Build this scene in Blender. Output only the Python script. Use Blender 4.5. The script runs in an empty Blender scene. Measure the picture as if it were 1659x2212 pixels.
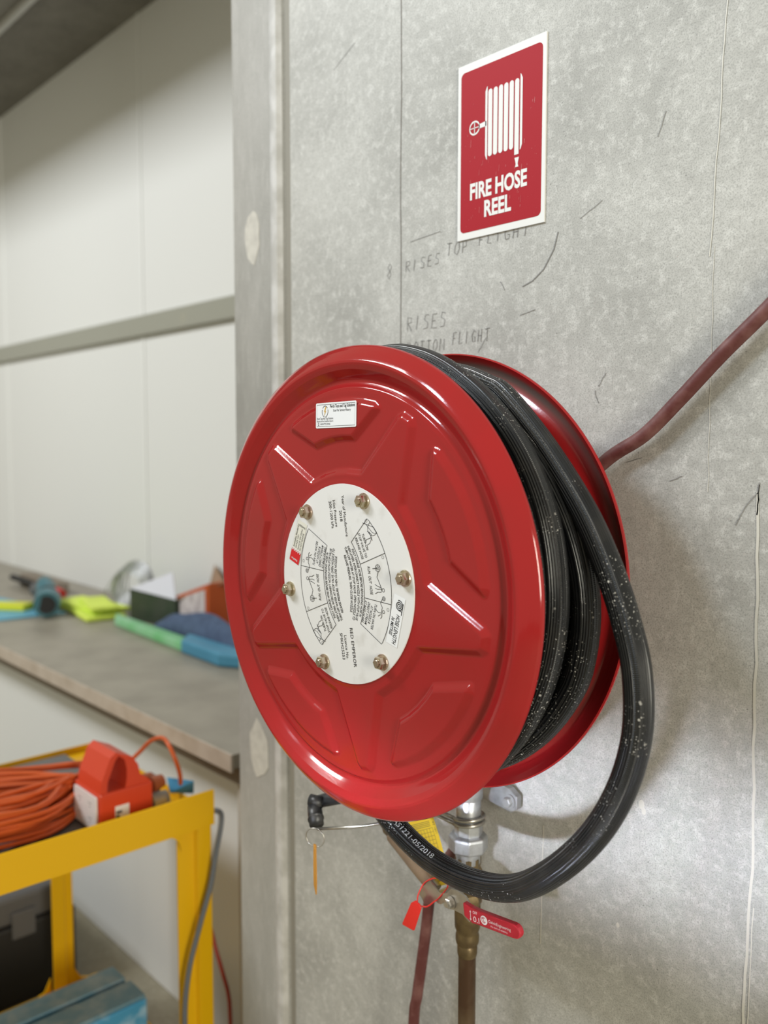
import bpy, bmesh, math, random
import numpy as np
from mathutils import Vector, Matrix
random.seed(7)
PI = math.pi
SC = bpy.context.scene
COL = SC.collection

# ------------------------------------------------------------------ camera, world, lights, exposure
cam_d = bpy.data.cameras.new('camera'); cam = bpy.data.objects.new('camera', cam_d); COL.objects.link(cam)
YAW, PITCH, ROLL = math.radians(47.3), math.radians(4.356), math.radians(0.0714)
cam.location = (0.0, -0.9, 1.45)
cam.rotation_mode = 'QUATERNION'
cam.rotation_quaternion = (Matrix.Rotation(YAW, 3, 'Z') @ Matrix.Rotation(PI/2 - PITCH, 3, 'X') @ Matrix.Rotation(ROLL, 3, 'Z')).to_quaternion()
cam_d.sensor_fit = 'VERTICAL'; cam_d.sensor_height = 36.0
cam_d.lens = 1900.0 / 2212.0 * 36.0
cam_d.clip_start = 0.02
cam_d.dof.use_dof = True
cam_d.dof.focus_distance = 0.98
cam_d.dof.aperture_fstop = 3.2
SC.camera = cam

wd = bpy.data.worlds.new('world'); SC.world = wd; wd.use_nodes = True
wn = wd.node_tree.nodes['Background']
wn.inputs['Color'].default_value = (1.0, 0.93, 0.70, 1); wn.inputs['Strength'].default_value = 0.41

def area(name, loc, target, sx, sy, power, col):
    l = bpy.data.lights.new(name, 'AREA'); l.shape = 'RECTANGLE'; l.size = sx; l.size_y = sy
    l.energy = power; l.color = col
    o = bpy.data.objects.new(name, l); COL.objects.link(o); o.location = loc
    o.rotation_euler = (Vector(target) - Vector(loc)).to_track_quat('-Z', 'Y').to_euler()
    return o
def spot(name, loc, target, power, col, deg, blend, rad):
    l = bpy.data.lights.new(name, 'SPOT'); l.energy = power; l.color = col; l.spot_size = math.radians(deg); l.spot_blend = blend; l.shadow_soft_size = rad
    o = bpy.data.objects.new(name, l); COL.objects.link(o); o.location = loc
    o.rotation_euler = (Vector(target) - Vector(loc)).to_track_quat('-Z', 'Y').to_euler()
    return o
spot('skylight_lamp', (-1.5, -2.4, 3.6), (-0.50, 0.0, 2.12), 190, (0.76, 0.88, 1.0), 44, 0.85, 0.30)
band = area('wall_band_lamp', (0.05, -2.0, 1.10), (-0.55, 0.0, 1.005), 0.75, 0.06, 0.62, (0.80, 0.87, 1.0)); band.data.spread = math.radians(10)  # added unseen lamp, narrow beam shaped to lay a bright band low on the wall
area('door_daylight_lamp', (3.1, -1.45, 1.8), (-0.7, -0.2, 1.25), 0.60, 1.6, 105, (1.0, 0.96, 0.82))
area('workshop_lamp', (-3.6, -2.9, 4.6), (-2.9, 0.8, 1.2), 1.6, 1.0, 172, (0.97, 0.99, 1.0))

SC.view_settings.view_transform = 'Standard'; SC.view_settings.look = 'None'
SC.view_settings.gamma = 1.0; SC.view_settings.exposure = 0.0
SC.view_settings.use_curve_mapping = False

# ------------------------------------------------------------------ helpers
def tag(o, label=None, cat=None, group=None, kind=None):
    if label: o['label'] = label
    if cat: o['category'] = cat
    if group: o['group'] = group
    if kind: o['kind'] = kind
    return o
def empty(name, loc, label, cat, group=None):
    o = bpy.data.objects.new(name, None); COL.objects.link(o); o.location = loc; o.empty_display_size = 0.05
    return tag(o, label, cat, group)
def link(name, me, mat, parent=None, smooth=False):
    o = bpy.data.objects.new(name, me); COL.objects.link(o)
    for m in (mat if isinstance(mat, (list, tuple)) else [mat]): me.materials.append(m)
    if smooth:
        for p in me.polygons: p.use_smooth = True
    if parent is not None:
        o.parent = parent; o.matrix_parent_inverse = Matrix.Translation(-Vector(parent_world(parent)))
    return o
def parent_world(p):
    v = Vector(p.location)
    if p.parent is not None and p.type == 'EMPTY': v += Vector(p.parent.location)
    return v
class MB:
    """collects shapes in world coordinates"""
    def __init__(s): s.v = []; s.f = []; s.m = []; s.mi = 0
    def add(s, vs, fs):
        b = len(s.v); s.v += [tuple(v) for v in vs]; s.f += [tuple(i + b for i in f) for f in fs]; s.m += [s.mi]*len(fs)
        return s
    def box(s, x0, x1, y0, y1, z0, z1, M=None):
        vs = [Vector((x, y, z)) for x in (x0, x1) for y in (y0, y1) for z in (z0, z1)]
        if M is not None: vs = [M @ v for v in vs]
        return s.add(vs, [(0,1,3,2),(4,6,7,5),(0,4,5,1),(2,3,7,6),(0,2,6,4),(1,5,7,3)])
    def prism(s, pts, d0, d1, fn):
        """pts 2D outline; fn(u, v, d) -> 3D"""
        n = len(pts)
        vs = [fn(p[0], p[1], d0) for p in pts] + [fn(p[0], p[1], d1) for p in pts]
        fs = [tuple(range(n)), tuple(range(2*n-1, n-1, -1))] + [(i, i+n, (i+1) % n + n, (i+1) % n) for i in range(n)]
        return s.add(vs, fs)
    def tube(s, path, r, n=12, closed=False, cap=True):
        P = [Vector(p) for p in path]; m = len(P)
        rs = r if isinstance(r, (list, tuple)) else [r]*m
        T = []
        for i in range(m):
            a = P[(i-1) % m] if (closed or i > 0) else P[i]; b = P[(i+1) % m] if (closed or i < m-1) else P[i]
            T.append((b - a).normalized())
        up = Vector((0,0,1)) if abs(T[0].z) < .9 else Vector((1,0,0))
        N = (up - T[0]*up.dot(T[0])).normalized()
        vs = []
        for i in range(m):
            N = (N - T[i]*N.dot(T[i])).normalized(); B = T[i].cross(N)
            for k in range(n):
                a = 2*PI*k/n; vs.append(P[i] + (N*math.cos(a) + B*math.sin(a))*rs[i])
        fs = []
        for i in range(m if closed else m-1):
            for k in range(n):
                j = (i+1) % m
                fs.append((i*n+k, j*n+k, j*n+(k+1) % n, i*n+(k+1) % n))
        if not closed and cap:
            fs.append(tuple(range(n-1, -1, -1))); fs.append(tuple((m-1)*n + k for k in range(n)))
        return s.add(vs, fs)
    def lathe(s, prof, origin, axis='Y', n=48, closed=False):
        """prof: (r, h) along axis"""
        o = Vector(origin); m = len(prof); vs = []
        for (r, h) in prof:
            for k in range(n):
                a = 2*PI*k/n; c, d = r*math.cos(a), r*math.sin(a)
                vs.append(o + Vector({'Y': (c, h, d), 'Z': (c, d, h), 'X': (h, c, d)}[axis]))
        fs = []
        for i in range(m if closed else m-1):
            for k in range(n):
                j = (i+1) % m
                fs.append((i*n+k, i*n+(k+1) % n, j*n+(k+1) % n, j*n+k))
        if not closed:
            fs.append(tuple(range(n))); fs.append(tuple((m-1)*n + k for k in range(n-1, -1, -1)))
        return s.add(vs, fs)
    def build(s, name, mat, parent=None, smooth=False, bevel=0.0, sub=0, autos=None):
        me = bpy.data.meshes.new(name); me.from_pydata(s.v, [], s.f); me.update()
        bm = bmesh.new(); bm.from_mesh(me); bmesh.ops.recalc_face_normals(bm, faces=bm.faces); bm.to_mesh(me); bm.free()
        o = link(name, me, mat, parent, smooth)
        if any(s.m):
            for p, k in zip(me.polygons, s.m): p.material_index = k
        if bevel:
            b = o.modifiers.new('bevel', 'BEVEL'); b.width = bevel; b.segments = 2; b.limit_method = 'ANGLE'; b.angle_limit = math.radians(35)
        if sub:
            b = o.modifiers.new('sub', 'SUBSURF'); b.levels = sub; b.render_levels = sub
        if autos is not None:
            for p in me.polygons: p.use_smooth = True
            try: me.set_sharp_from_angle(angle=math.radians(autos))
            except Exception: pass
        return o
def spline(pts, k=8, closed=False):
    P = [Vector(p) for p in pts]; n = len(P); out = []
    for i in range(n if closed else n-1):
        g = lambda j: P[j % n] if closed else P[max(0, min(n-1, j))]
        p0, p1, p2, p3 = g(i-1), g(i), g(i+1), g(i+2)
        for q in range(k):
            t = q/k
            out.append(0.5*((2*p1) + (p2-p0)*t + (2*p0-5*p1+4*p2-p3)*t*t + (3*p1-p0-3*p2+p3)*t**3))
    if not closed: out.append(P[-1])
    return out
def rrect(x0, x1, y0, y1, r, k=5):
    out = []
    for cx, cy, a0 in ((x1-r, y1-r, 0), (x0+r, y1-r, 90), (x0+r, y0+r, 180), (x1-r, y0+r, 270)):
        for i in range(k+1):
            a = math.radians(a0 + 90*i/k); out.append((cx + r*math.cos(a), cy + r*math.sin(a)))
    return out
def text_geo(s, size, bold=0.0, sx=1.0, align='LEFT', shear=0.0, spacing=1.0):
    c = bpy.data.curves.new('t', 'FONT'); c.body = s; c.size = size; c.offset = bold*size; c.align_x = align
    c.shear = shear; c.space_character = spacing; c.resolution_u = 3
    o = bpy.data.objects.new('t', c); COL.objects.link(o)
    dg = bpy.context.evaluated_depsgraph_get(); me = o.evaluated_get(dg).to_mesh()
    vs = [(v.co.x*sx, v.co.y) for v in me.vertices]; fs = [tuple(p.vertices) for p in me.polygons]
    o.evaluated_get(dg).to_mesh_clear(); bpy.data.objects.remove(o); bpy.data.curves.remove(c)
    return vs, fs
def put_text(mb, s, size, fn, fit=None, **kw):
    """fn(u, v) -> 3D; fit = width to which the text is stretched"""
    vs, fs = text_geo(s, size, **kw)
    if not vs: return
    if fit:
        x0 = min(v[0] for v in vs); x1 = max(v[0] for v in vs); k = fit/(x1-x0)
        al = kw.get('align', 'LEFT')
        vs = [((v[0]-x0)*k - (fit/2 if al == 'CENTER' else 0), v[1]) for v in vs]
    mb.add([fn(*v) for v in vs], fs)
def stroke(mb, pts, w, fn, closed=False):
    """flat line of width w along 2D pts"""
    P = [Vector(p).to_2d() if len(p) > 2 else Vector(p) for p in pts]; n = len(P)
    vs = []; 
    for i in range(n):
        a = P[(i-1) % n] if (closed or i > 0) else P[i]; b = P[(i+1) % n] if (closed or i < n-1) else P[i]
        t = (b - a); t = t.normalized() if t.length > 0 else Vector((1, 0)); nn = Vector((-t.y, t.x))*w/2
        vs += [fn(*(P[i]+nn)), fn(*(P[i]-nn))]
    fs = [(2*i, 2*i+1, (2*i+3) % (2*n), (2*i+2) % (2*n)) for i in range(n if closed else n-1)]
    mb.add(vs, fs)
def circ(cx, cy, r, a0=0, a1=360, k=20, ry=None):
    ry = r if ry is None else ry
    return [(cx + r*math.cos(math.radians(a0+(a1-a0)*i/k)), cy + ry*math.sin(math.radians(a0+(a1-a0)*i/k))) for i in range(k+1)]

# ------------------------------------------------------------------ materials
def mat(name, col, rough=0.5, metal=0.0, spec=0.5, coat=0.0, noise=None, bump=None, col2=None, coords='Object', trans=0.0, stops=None):
    """noise=(scale, low, high) mixes col -> col2; bump=(scale, strength)"""
    m = bpy.data.materials.new(name); m.use_nodes = True; nt = m.node_tree; b = nt.nodes['Principled BSDF']
    b.inputs['Base Color'].default_value = (*col, 1); b.inputs['Roughness'].default_value = rough
    b.inputs['Metallic'].default_value = metal; b.inputs['Specular IOR Level'].default_value = spec
    b.inputs['Coat Weight'].default_value = coat; b.inputs['Coat Roughness'].default_value = 0.06
    b.inputs['Transmission Weight'].default_value = trans
    tc = nt.nodes.new('ShaderNodeTexCoord')
    if noise:
        n = nt.nodes.new('ShaderNodeTexNoise'); n.inputs['Scale'].default_value = noise[0]; n.inputs['Detail'].default_value = 6
        nt.links.new(tc.outputs[coords], n.inputs['Vector'])
        r = nt.nodes.new('ShaderNodeMapRange'); r.inputs[1].default_value = noise[1]; r.inputs[2].default_value = noise[2]
        nt.links.new(n.outputs['Fac'], r.inputs[0])
        x = nt.nodes.new('ShaderNodeMix'); x.data_type = 'RGBA'; x.inputs[6].default_value = (*col, 1); x.inputs[7].default_value = (*col2, 1)
        nt.links.new(r.outputs[0], x.inputs[0]); nt.links.new(x.outputs[2], b.inputs['Base Color'])
    if bump:
        n = nt.nodes.new('ShaderNodeTexNoise'); n.inputs['Scale'].default_value = bump[0]; n.inputs['Detail'].default_value = 5
        nt.links.new(tc.outputs[coords], n.inputs['Vector'])
        u = nt.nodes.new('ShaderNodeBump'); u.inputs['Strength'].default_value = bump[1]; u.inputs['Distance'].default_value = 0.002
        nt.links.new(n.outputs['Fac'], u.inputs['Height']); nt.links.new(u.outputs[0], b.inputs['Normal'])
    return m

def concrete(name, base, dark, light, cloud=1.0, streak=(1, 1, 1)):
    m = bpy.data.materials.new(name); m.use_nodes = True; nt = m.node_tree; L = nt.links.new; b = nt.nodes['Principled BSDF']
    b.inputs['Roughness'].default_value = 0.62; b.inputs['Specular IOR Level'].default_value = 0.35
    tc = nt.nodes.new('ShaderNodeTexCoord')
    def noise(scale, det, rough=0.6, st=(1,1,1), dist=0.0):
        mp = nt.nodes.new('ShaderNodeMapping'); mp.inputs['Scale'].default_value = st
        L(tc.outputs['Object'], mp.inputs[0])
        n = nt.nodes.new('ShaderNodeTexNoise'); n.inputs['Scale'].default_value = scale; n.inputs['Detail'].default_value = det
        n.inputs['Roughness'].default_value = rough; n.inputs['Distortion'].default_value = dist
        L(mp.outputs[0], n.inputs['Vector']); return n.outputs['Fac']
    def rng(s, a, c, lo=0.0, hi=1.0):
        r = nt.nodes.new('ShaderNodeMapRange'); r.inputs[1].default_value = a; r.inputs[2].default_value = c
        r.inputs[3].default_value = lo; r.inputs[4].default_value = hi; L(s, r.inputs[0]); return r.outputs[0]
    def mix(f, a, c):
        x = nt.nodes.new('ShaderNodeMix'); x.data_type = 'RGBA'; L(f, x.inputs[0])
        if isinstance(a, tuple): x.inputs[6].default_value = (*a, 1)
        else: L(a, x.inputs[6])
        if isinstance(c, tuple): x.inputs[7].default_value = (*c, 1)
        else: L(c, x.inputs[7])
        return x.outputs[2]
    n1 = noise(4.5, 7, 0.62, streak, 0.15); n2 = noise(62, 9, 0.78, streak, 0.0); n3 = noise(520, 3, 0.7); n4 = noise(120, 6, 0.75, streak)
    c = mix(rng(n1, 0.40, 0.66, 0, 0.9), base, dark)
    c = mix(rng(n2, 0.49, 0.63, 0, 0.66*cloud), c, light)
    c = mix(rng(n4, 0.50, 0.65, 0, 0.52*cloud), c, dark)
    c = mix(rng(n3, 0.50, 0.60, 0, 0.42), c, tuple(v*0.55 for v in dark))
    # small pits
    vo = nt.nodes.new('ShaderNodeTexVoronoi'); vo.inputs['Scale'].default_value = 95; L(tc.outputs['Object'], vo.inputs['Vector'])
    pit = rng(vo.outputs['Distance'], 0.06, 0.10, 1, 0)
    pm = nt.nodes.new('ShaderNodeMath'); pm.operation = 'MULTIPLY'; L(pit, pm.inputs[0]); L(rng(noise(7, 2), 0.52, 0.6, 0, 0.6), pm.inputs[1])
    c = mix(pm.outputs[0], c, tuple(v*0.3 for v in dark))
    L(c, b.inputs['Base Color'])
    bu = nt.nodes.new('ShaderNodeBump'); bu.inputs['Strength'].default_value = 0.25; bu.inputs['Distance'].default_value = 0.001
    L(n2, bu.inputs['Height']); L(bu.outputs[0], b.inputs['Normal'])
    return m

M_wall = concrete('concrete_wall', (0.52, 0.515, 0.49), (0.345, 0.34, 0.32), (0.68, 0.675, 0.65))
M_col = concrete('concrete_column', (0.44, 0.43, 0.41), (0.32, 0.315, 0.295), (0.52, 0.51, 0.49), 0.8, (1, 1, 0.25))
M_slab = concrete('concrete_slab', (0.23, 0.22, 0.19), (0.14, 0.13, 0.11), (0.30, 0.28, 0.25))
M_floor = concrete('concrete_floor', (0.34, 0.31, 0.23), (0.24, 0.22, 0.16), (0.42, 0.39, 0.30))
M_white = mat('white_panel', (0.78, 0.79, 0.78), 0.35)
M_rail = mat('grey_rail', (0.34, 0.34, 0.29), 0.4, noise=(3.0, 0.6, 0.75), col2=(0.55, 0.5, 0.33))
M_patch = mat('patch_plaster', (0.60, 0.58, 0.53), 0.7, noise=(60, .4, .7), col2=(0.5, 0.48, 0.44))
M_pencil = mat('pencil', (0.20, 0.195, 0.19), 0.7)
M_crack = mat('crack', (0.20, 0.18, 0.16), 0.8)
M_drip = mat('dried_drip', (0.62, 0.60, 0.54), 0.5)

def red_paint():
    m = bpy.data.materials.new('red_enamel'); m.use_nodes = True; nt = m.node_tree; L = nt.links.new; b = nt.nodes['Principled BSDF']
    b.inputs['Roughness'].default_value = 0.10; b.inputs['Specular IOR Level'].default_value = 0.55
    tc = nt.nodes.new('ShaderNodeTexCoord')
    n = nt.nodes.new('ShaderNodeTexNoise'); n.inputs['Scale'].default_value = 9; n.inputs['Detail'].default_value = 6; L(tc.outputs['Object'], n.inputs['Vector'])
    r = nt.nodes.new('ShaderNodeMapRange'); r.inputs[1].default_value = 0.4; r.inputs[2].default_value = 0.75; L(n.outputs['Fac'], r.inputs[0])
    x = nt.nodes.new('ShaderNodeMix'); x.data_type = 'RGBA'; L(r.outputs[0], x.inputs[0])
    x.inputs[6].default_value = (0.35, 0.0135, 0.016, 1); x.inputs[7].default_value = (0.30, 0.016, 0.016, 1)
    L(x.outputs[2], b.inputs['Base Color'])
    n2 = nt.nodes.new('ShaderNodeTexNoise'); n2.inputs['Scale'].default_value = 320; L(tc.outputs['Object'], n2.inputs['Vector'])
    bu = nt.nodes.new('ShaderNodeBump'); bu.inputs['Strength'].default_value = 0.05; bu.inputs['Distance'].default_value = 0.0005
    L(n2.outputs['Fac'], bu.inputs['Height']); L(bu.outputs[0], b.inputs['Normal'])
    return m
M_red = red_paint()
def red_dusty():
    m = red_paint(); m.name = 'red_enamel_dusty'; nt = m.node_tree; L = nt.links.new; b = nt.nodes['Principled BSDF']
    src = b.inputs['Base Color'].links[0].from_socket
    at = nt.nodes.new('ShaderNodeAttribute'); at.attribute_name = 'dust'
    x = nt.nodes.new('ShaderNodeMix'); x.data_type = 'RGBA'; L(at.outputs['Fac'], x.inputs[0]); L(src, x.inputs[6]); x.inputs[7].default_value = (0.15, 0.10, 0.085, 1)
    L(x.outputs[2], b.inputs['Base Color'])
    r = nt.nodes.new('ShaderNodeMapRange'); r.inputs[3].default_value = 0.14; r.inputs[4].default_value = 0.6; L(at.outputs['Fac'], r.inputs[0]); L(r.outputs[0], b.inputs['Roughness'])
    return m
M_redd = red_dusty()
M_plate = mat('white_plate', (0.76, 0.76, 0.77), 0.32, noise=(40, .58, .8), col2=(0.62, 0.61, 0.60))
M_ink = mat('black_ink', (0.02, 0.02, 0.025), 0.5)
M_stick = mat('white_sticker', (0.84, 0.86, 0.90), 0.3)
M_rstick = mat('red_print', (0.62, 0.012, 0.02), 0.35)
M_gold = mat('gold_print', (0.65, 0.42, 0.12), 0.4)
M_zinc = mat('yellow_zinc', (0.62, 0.56, 0.42), 0.24, 0.95, noise=(60, .4, .65), col2=(0.55, 0.40, 0.36))
M_galv = mat('galvanised', (0.62, 0.64, 0.68), 0.34, 0.75, noise=(55, .4, .65), col2=(0.42, 0.43, 0.46), bump=(70, .3))
M_steel = mat('steel', (0.55, 0.53, 0.49), 0.3, 0.9, noise=(45, .45, .7), col2=(0.36, 0.33, 0.29))
M_copper = mat('aged_copper', (0.085, 0.045, 0.025), 0.4, 0.45, noise=(18, .4, .7), col2=(0.17, 0.12, 0.07))
M_brass = mat('aged_brass', (0.20, 0.145, 0.07), 0.38, 0.6, noise=(50, .4, .7), col2=(0.11, 0.075, 0.04), bump=(90, .3))
M_tan = mat('brown_nozzle', (0.27, 0.19, 0.12), 0.4, 0.3, noise=(30, .4, .7), col2=(0.20, 0.14, 0.09))
M_blk = mat('black_plastic', (0.022, 0.022, 0.024), 0.38, noise=(40, .55, .8), col2=(0.09, 0.085, 0.08))
M_signr = mat('sign_red', (0.36, 0.008, 0.017), 0.6, spec=0.2)
M_signw = mat('sign_white', (0.76, 0.76, 0.75), 0.55, spec=0.3)
M_lev = mat('lever_red', (0.45, 0.015, 0.03), 0.38)
M_tagr = mat('red_seal', (0.75, 0.025, 0.02), 0.35)
M_tagy = mat('yellow_tag', (0.62, 0.43, 0.02), 0.4, noise=(30, .55, .8), col2=(0.45, 0.33, 0.06))
M_airh = mat('maroon_hose', (0.115, 0.030, 0.028), 0.55, noise=(38, .45, .68), col2=(0.20, 0.085, 0.078), bump=(60, .4))
M_ora_tag = mat('amber_tag', (0.50, 0.23, 0.035), 0.4)

def hose_mat():
    m = bpy.data.materials.new('black_hose'); m.use_nodes = True; nt = m.node_tree; L = nt.links.new; b = nt.nodes['Principled BSDF']
    b.inputs['Roughness'].default_value = 0.27; b.inputs['Specular IOR Level'].default_value = 0.6
    tc = nt.nodes.new('ShaderNodeTexCoord')
    def M(op, a, c=None, v=None):
        n = nt.nodes.new('ShaderNodeMath'); n.operation = op; L(a, n.inputs[0])
        if c is not None: L(c, n.inputs[1])
        if v is not None: n.inputs[1].default_value = v
        return n.outputs[0]
    def rng(s, a, c, lo=0.0, hi=1.0):
        r = nt.nodes.new('ShaderNodeMapRange'); r.inputs[1].default_value = a; r.inputs[2].default_value = c
        r.inputs[3].default_value = lo; r.inputs[4].default_value = hi; L(s, r.inputs[0]); return r.outputs[0]
    # uv: u along the hose in metres, v around 0..1
    sp = nt.nodes.new('ShaderNodeSeparateXYZ'); uv = nt.nodes.new('ShaderNodeUVMap'); L(uv.outputs[0], sp.inputs[0])
    u, v = sp.outputs[0], sp.outputs[1]
    ribs = M('SINE', M('MULTIPLY', v, v=2*PI*34))
    braid_a = M('SINE', M('ADD', M('MULTIPLY', u, v=1700.0), M('MULTIPLY', v, v=2*PI*10)))
    braid_b = M('SINE', M('SUBTRACT', M('MULTIPLY', u, v=1700.0), M('MULTIPLY', v, v=2*PI*10)))
    braid = M('MULTIPLY', braid_a, braid_b)
    sect = M('SINE', M('MULTIPLY', v, v=2*PI*5))
    msk = rng(sect, 0.2, 0.45)
    h = nt.nodes.new('ShaderNodeMix'); h.data_type = 'FLOAT'; L(msk, h.inputs[0]); L(ribs, h.inputs[2]); L(braid, h.inputs[3])
    bu = nt.nodes.new('ShaderNodeBump'); bu.inputs['Strength'].default_value = 0.55; bu.inputs['Distance'].default_value = 0.0008
    L(h.outputs[0], bu.inputs['Height']); L(bu.outputs[0], b.inputs['Normal'])
    n = nt.nodes.new('ShaderNodeTexNoise'); n.inputs['Scale'].default_value = 30; n.inputs['Detail'].default_value = 6; L(tc.outputs['Object'], n.inputs['Vector'])
    x = nt.nodes.new('ShaderNodeMix'); x.data_type = 'RGBA'; L(rng(n.outputs['Fac'], .5, .75, 0, .5), x.inputs[0])
    x.inputs[6].default_value = (0.007, 0.0075, 0.009, 1); x.inputs[7].default_value = (0.035, 0.032, 0.029, 1)
    # paint specks of several sizes
    last = x.outputs[2]
    for sc, th, dn in ((260, 0.20, 0.66), (120, 0.16, 0.80), (500, 0.22, 0.60)):
        vo = nt.nodes.new('ShaderNodeTexVoronoi'); vo.inputs['Scale'].default_value = sc; L(tc.outputs['Object'], vo.inputs['Vector'])
        s2 = nt.nodes.new('ShaderNodeSeparateColor'); L(vo.outputs['Color'], s2.inputs[0])
        a = rng(vo.outputs['Distance'], th*0.8, th, 1, 0); g = M('GREATER_THAN', s2.outputs[0], v=dn+0.02)
        nz = nt.nodes.new('ShaderNodeTexNoise'); nz.inputs['Scale'].default_value = 14; L(tc.outputs['Object'], nz.inputs['Vector'])
        q = M('MULTIPLY', M('MULTIPLY', a, g), rng(nz.outputs['Fac'], .48, .56))
        y = nt.nodes.new('ShaderNodeMix'); y.data_type = 'RGBA'; L(q, y.inputs[0]); L(last, y.inputs[6]); y.inputs[7].default_value = (0.62, 0.60, 0.56, 1)
        last = y.outputs[2]
    L(last, b.inputs['Base Color'])
    return m
M_hose = hose_mat()
M_wood = mat('ply_edge', (0.50, 0.43, 0.36), 0.6, noise=(20, .4, .7), col2=(0.42, 0.35, 0.28))
def bench_top_mat():
    m = mat('bench_top', (0.32, 0.29, 0.235), 0.42, noise=(9, .35, .7), col2=(0.25, 0.225, 0.18))
    return m
M_bench = bench_top_mat()
M_under = mat('under_rail', (0.22, 0.18, 0.14), 0.6)
M_cream = mat('cream_panel', (0.56, 0.52, 0.46), 0.5)
M_yel = mat('yellow_powdercoat', (0.80, 0.45, 0.004), 0.33)
M_mat = mat('grey_mat', (0.16, 0.155, 0.15), 0.8)
M_cord = mat('orange_cord', (0.60, 0.105, 0.02), 0.42)
M_orbox = mat('orange_plastic', (0.62, 0.055, 0.02), 0.36)
M_black = mat('matt_black', (0.012, 0.012, 0.013), 0.6)
M_greyp = mat('grey_plastic', (0.10, 0.10, 0.105), 0.5)
M_gcab = mat('grey_cable', (0.13, 0.14, 0.16), 0.45)
M_rcab = mat('red_cable', (0.40, 0.05, 0.03), 0.45)

# ------------------------------------------------------------------ setting
def struct(name, mb, m, **kw):
    return tag(mb.build(name, m, **kw), kind='structure')
struct('wall_right', MB().box(-1.205, 3.5, 0.0, 0.12, 0, 4.2), M_wall)
# end column of the concrete panel, with a chamfered joint beside the wall
struct('wall_column', MB().prism([(-1.376, 0.0), (-1.2375, 0.0), (-1.229, 0.008), (-1.229, 0.85), (-1.376, 0.85)], 0, 4.2, lambda u, v, d: Vector((u, v, d))), M_col)
struct('trim_joint', MB().box(-1.229, -1.205, 0.008, 0.10, 0, 4.2), mat('joint_sealant', (0.30, 0.28, 0.235), 0.7))
struct('trim_joint_edge', MB().prism([(-1.262, 0.0), (-1.252, -0.003), (-1.240, -0.003), (-1.232, 0.004), (-1.24, 0.01), (-1.262, 0.01)], 0, 4.2, lambda u, v, d: Vector((u, v, d))), mat('chamfer_paste', (0.60, 0.59, 0.58), 0.6, noise=(25, .4, .6), col2=(0.46, 0.45, 0.43)))
struct('wall_back', MB().box(-9, -1.376, 0.829, 0.95, 0, 4.2), M_white)
struct('wall_left', MB().box(-9.1, -9, -4, 0.95, 0, 4.2), M_white)
struct('floor', MB().box(-9, 3.5, -4.5, 0.95, -0.1, 0), M_floor)
struct('ceiling', MB().box(-9, -1.376, -0.10, 0.829, 3.143, 3.4), M_slab)
struct('trim_ceiling_conduit', MB().box(-9, -1.376, 0.455, 0.475, 3.118, 3.143), mat('conduit_white', (0.5, 0.5, 0.48), 0.4))
for k, xx in enumerate((-3.315, -4.84, -6.3)):
    struct('trim_panel_joint', MB().box(xx, xx+0.014, 0.825, 0.829, 0.8, 3.143), mat('joint_strip', (0.86, 0.87, 0.86), 0.3))
struct('trim_rail', MB().box(-9, -1.376, 0.806, 0.829, 1.888, 1.967), M_rail, bevel=0.004)

# marks on the concrete
def wallf(x0, z0, rot=0.0, y=-0.0006):
    c, s = math.cos(rot), math.sin(rot)
    return lambda u, v: Vector((x0 + u*c - v*s, y, z0 + u*s + v*c))
W0 = wallf(0, 0)
def jitter(p0, p1, n, a):
    out = []
    for i in range(n+1):
        t = i/n; out.append((p0[0] + (p1[0]-p0[0])*t + random.uniform(-a, a), p0[1] + (p1[1]-p0[1])*t + random.uniform(-a, a)*.3))
    return out
mb = MB()
stroke(mb, jitter((-0.9405, 3.2), (-0.9395, 1.2), 40, 0.0009), 0.0013, W0)
struct('trim_crack', mb, M_crack)
mb = MB()
stroke(mb, jitter((-0.404, 1.402), (-0.398, 1.0), 18, 0.0012) + jitter((-0.398, 0.985), (-0.404, 0.70), 14, 0.0014), 0.0030, W0)
stroke(mb, jitter((-0.395, 0.96), (-0.399, 0.72), 10, 0.0006), 0.0012, W0)
stroke(mb, jitter((-0.453, 1.93), (-0.465, 1.65), 14, 0.0008), 0.0012, W0)
stroke(mb, jitter((-0.461, 1.66), (-0.46, 1.40), 14, 0.0008), 0.0006, W0)
stroke(mb, jitter((-0.67, 0.96), (-0.672, 0.80), 10, 0.0008), 0.0016, wallf(0, 0))
for (x, z, r) in ((-0.530, 1.031, 0.004), (-0.527, 1.024, 0.003), (-0.558, 0.873, 0.0022)):
    mb.add([W0(*p) for p in circ(x, z, r, k=9, ry=r*1.5)[:-1]], [tuple(range(9))])
struct('trim_drips', mb, M_drip)
mb = MB()
stroke(mb, [(-0.4035, 1.412), (-0.4045, 1.402), (-0.410, 1.396), (-0.418, 1.386), (-0.428, 1.366)], 0.0007, W0)
stroke(mb, jitter((-0.404, 1.410), (-0.405, 1.378), 6, 0.0006), 0.0014, W0)
stroke(mb, [(-0.662, 1.710), (-0.668, 1.690), (-0.683, 1.668), (-0.70, 1.656), (-0.716, 1.651)], 0.0013, W0)
for (a, c) in (((-0.752, 1.662), (-0.745, 1.650)), ((-0.776, 1.592), (-0.79, 1.574)), ((-1.09, 2.03), (-1.04, 2.055)), ((-0.72, 1.615), (-0.695, 1.62)), ((-0.60, 1.52), (-0.59, 1.535)), ((-0.605, 1.515), (-0.60, 1.50)), ((-0.505, 1.41), (-0.49, 1.416)), ((-0.56, 1.43), (-0.54, 1.436)), ((-0.52, 1.815), (-0.53, 1.79)), ((-0.63, 1.72), (-0.60, 1.735)), ((-0.92, 1.74), (-0.86, 1.745))):
    stroke(mb, jitter(a, c, 5, 0.0008), 0.0007, W0)
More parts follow.
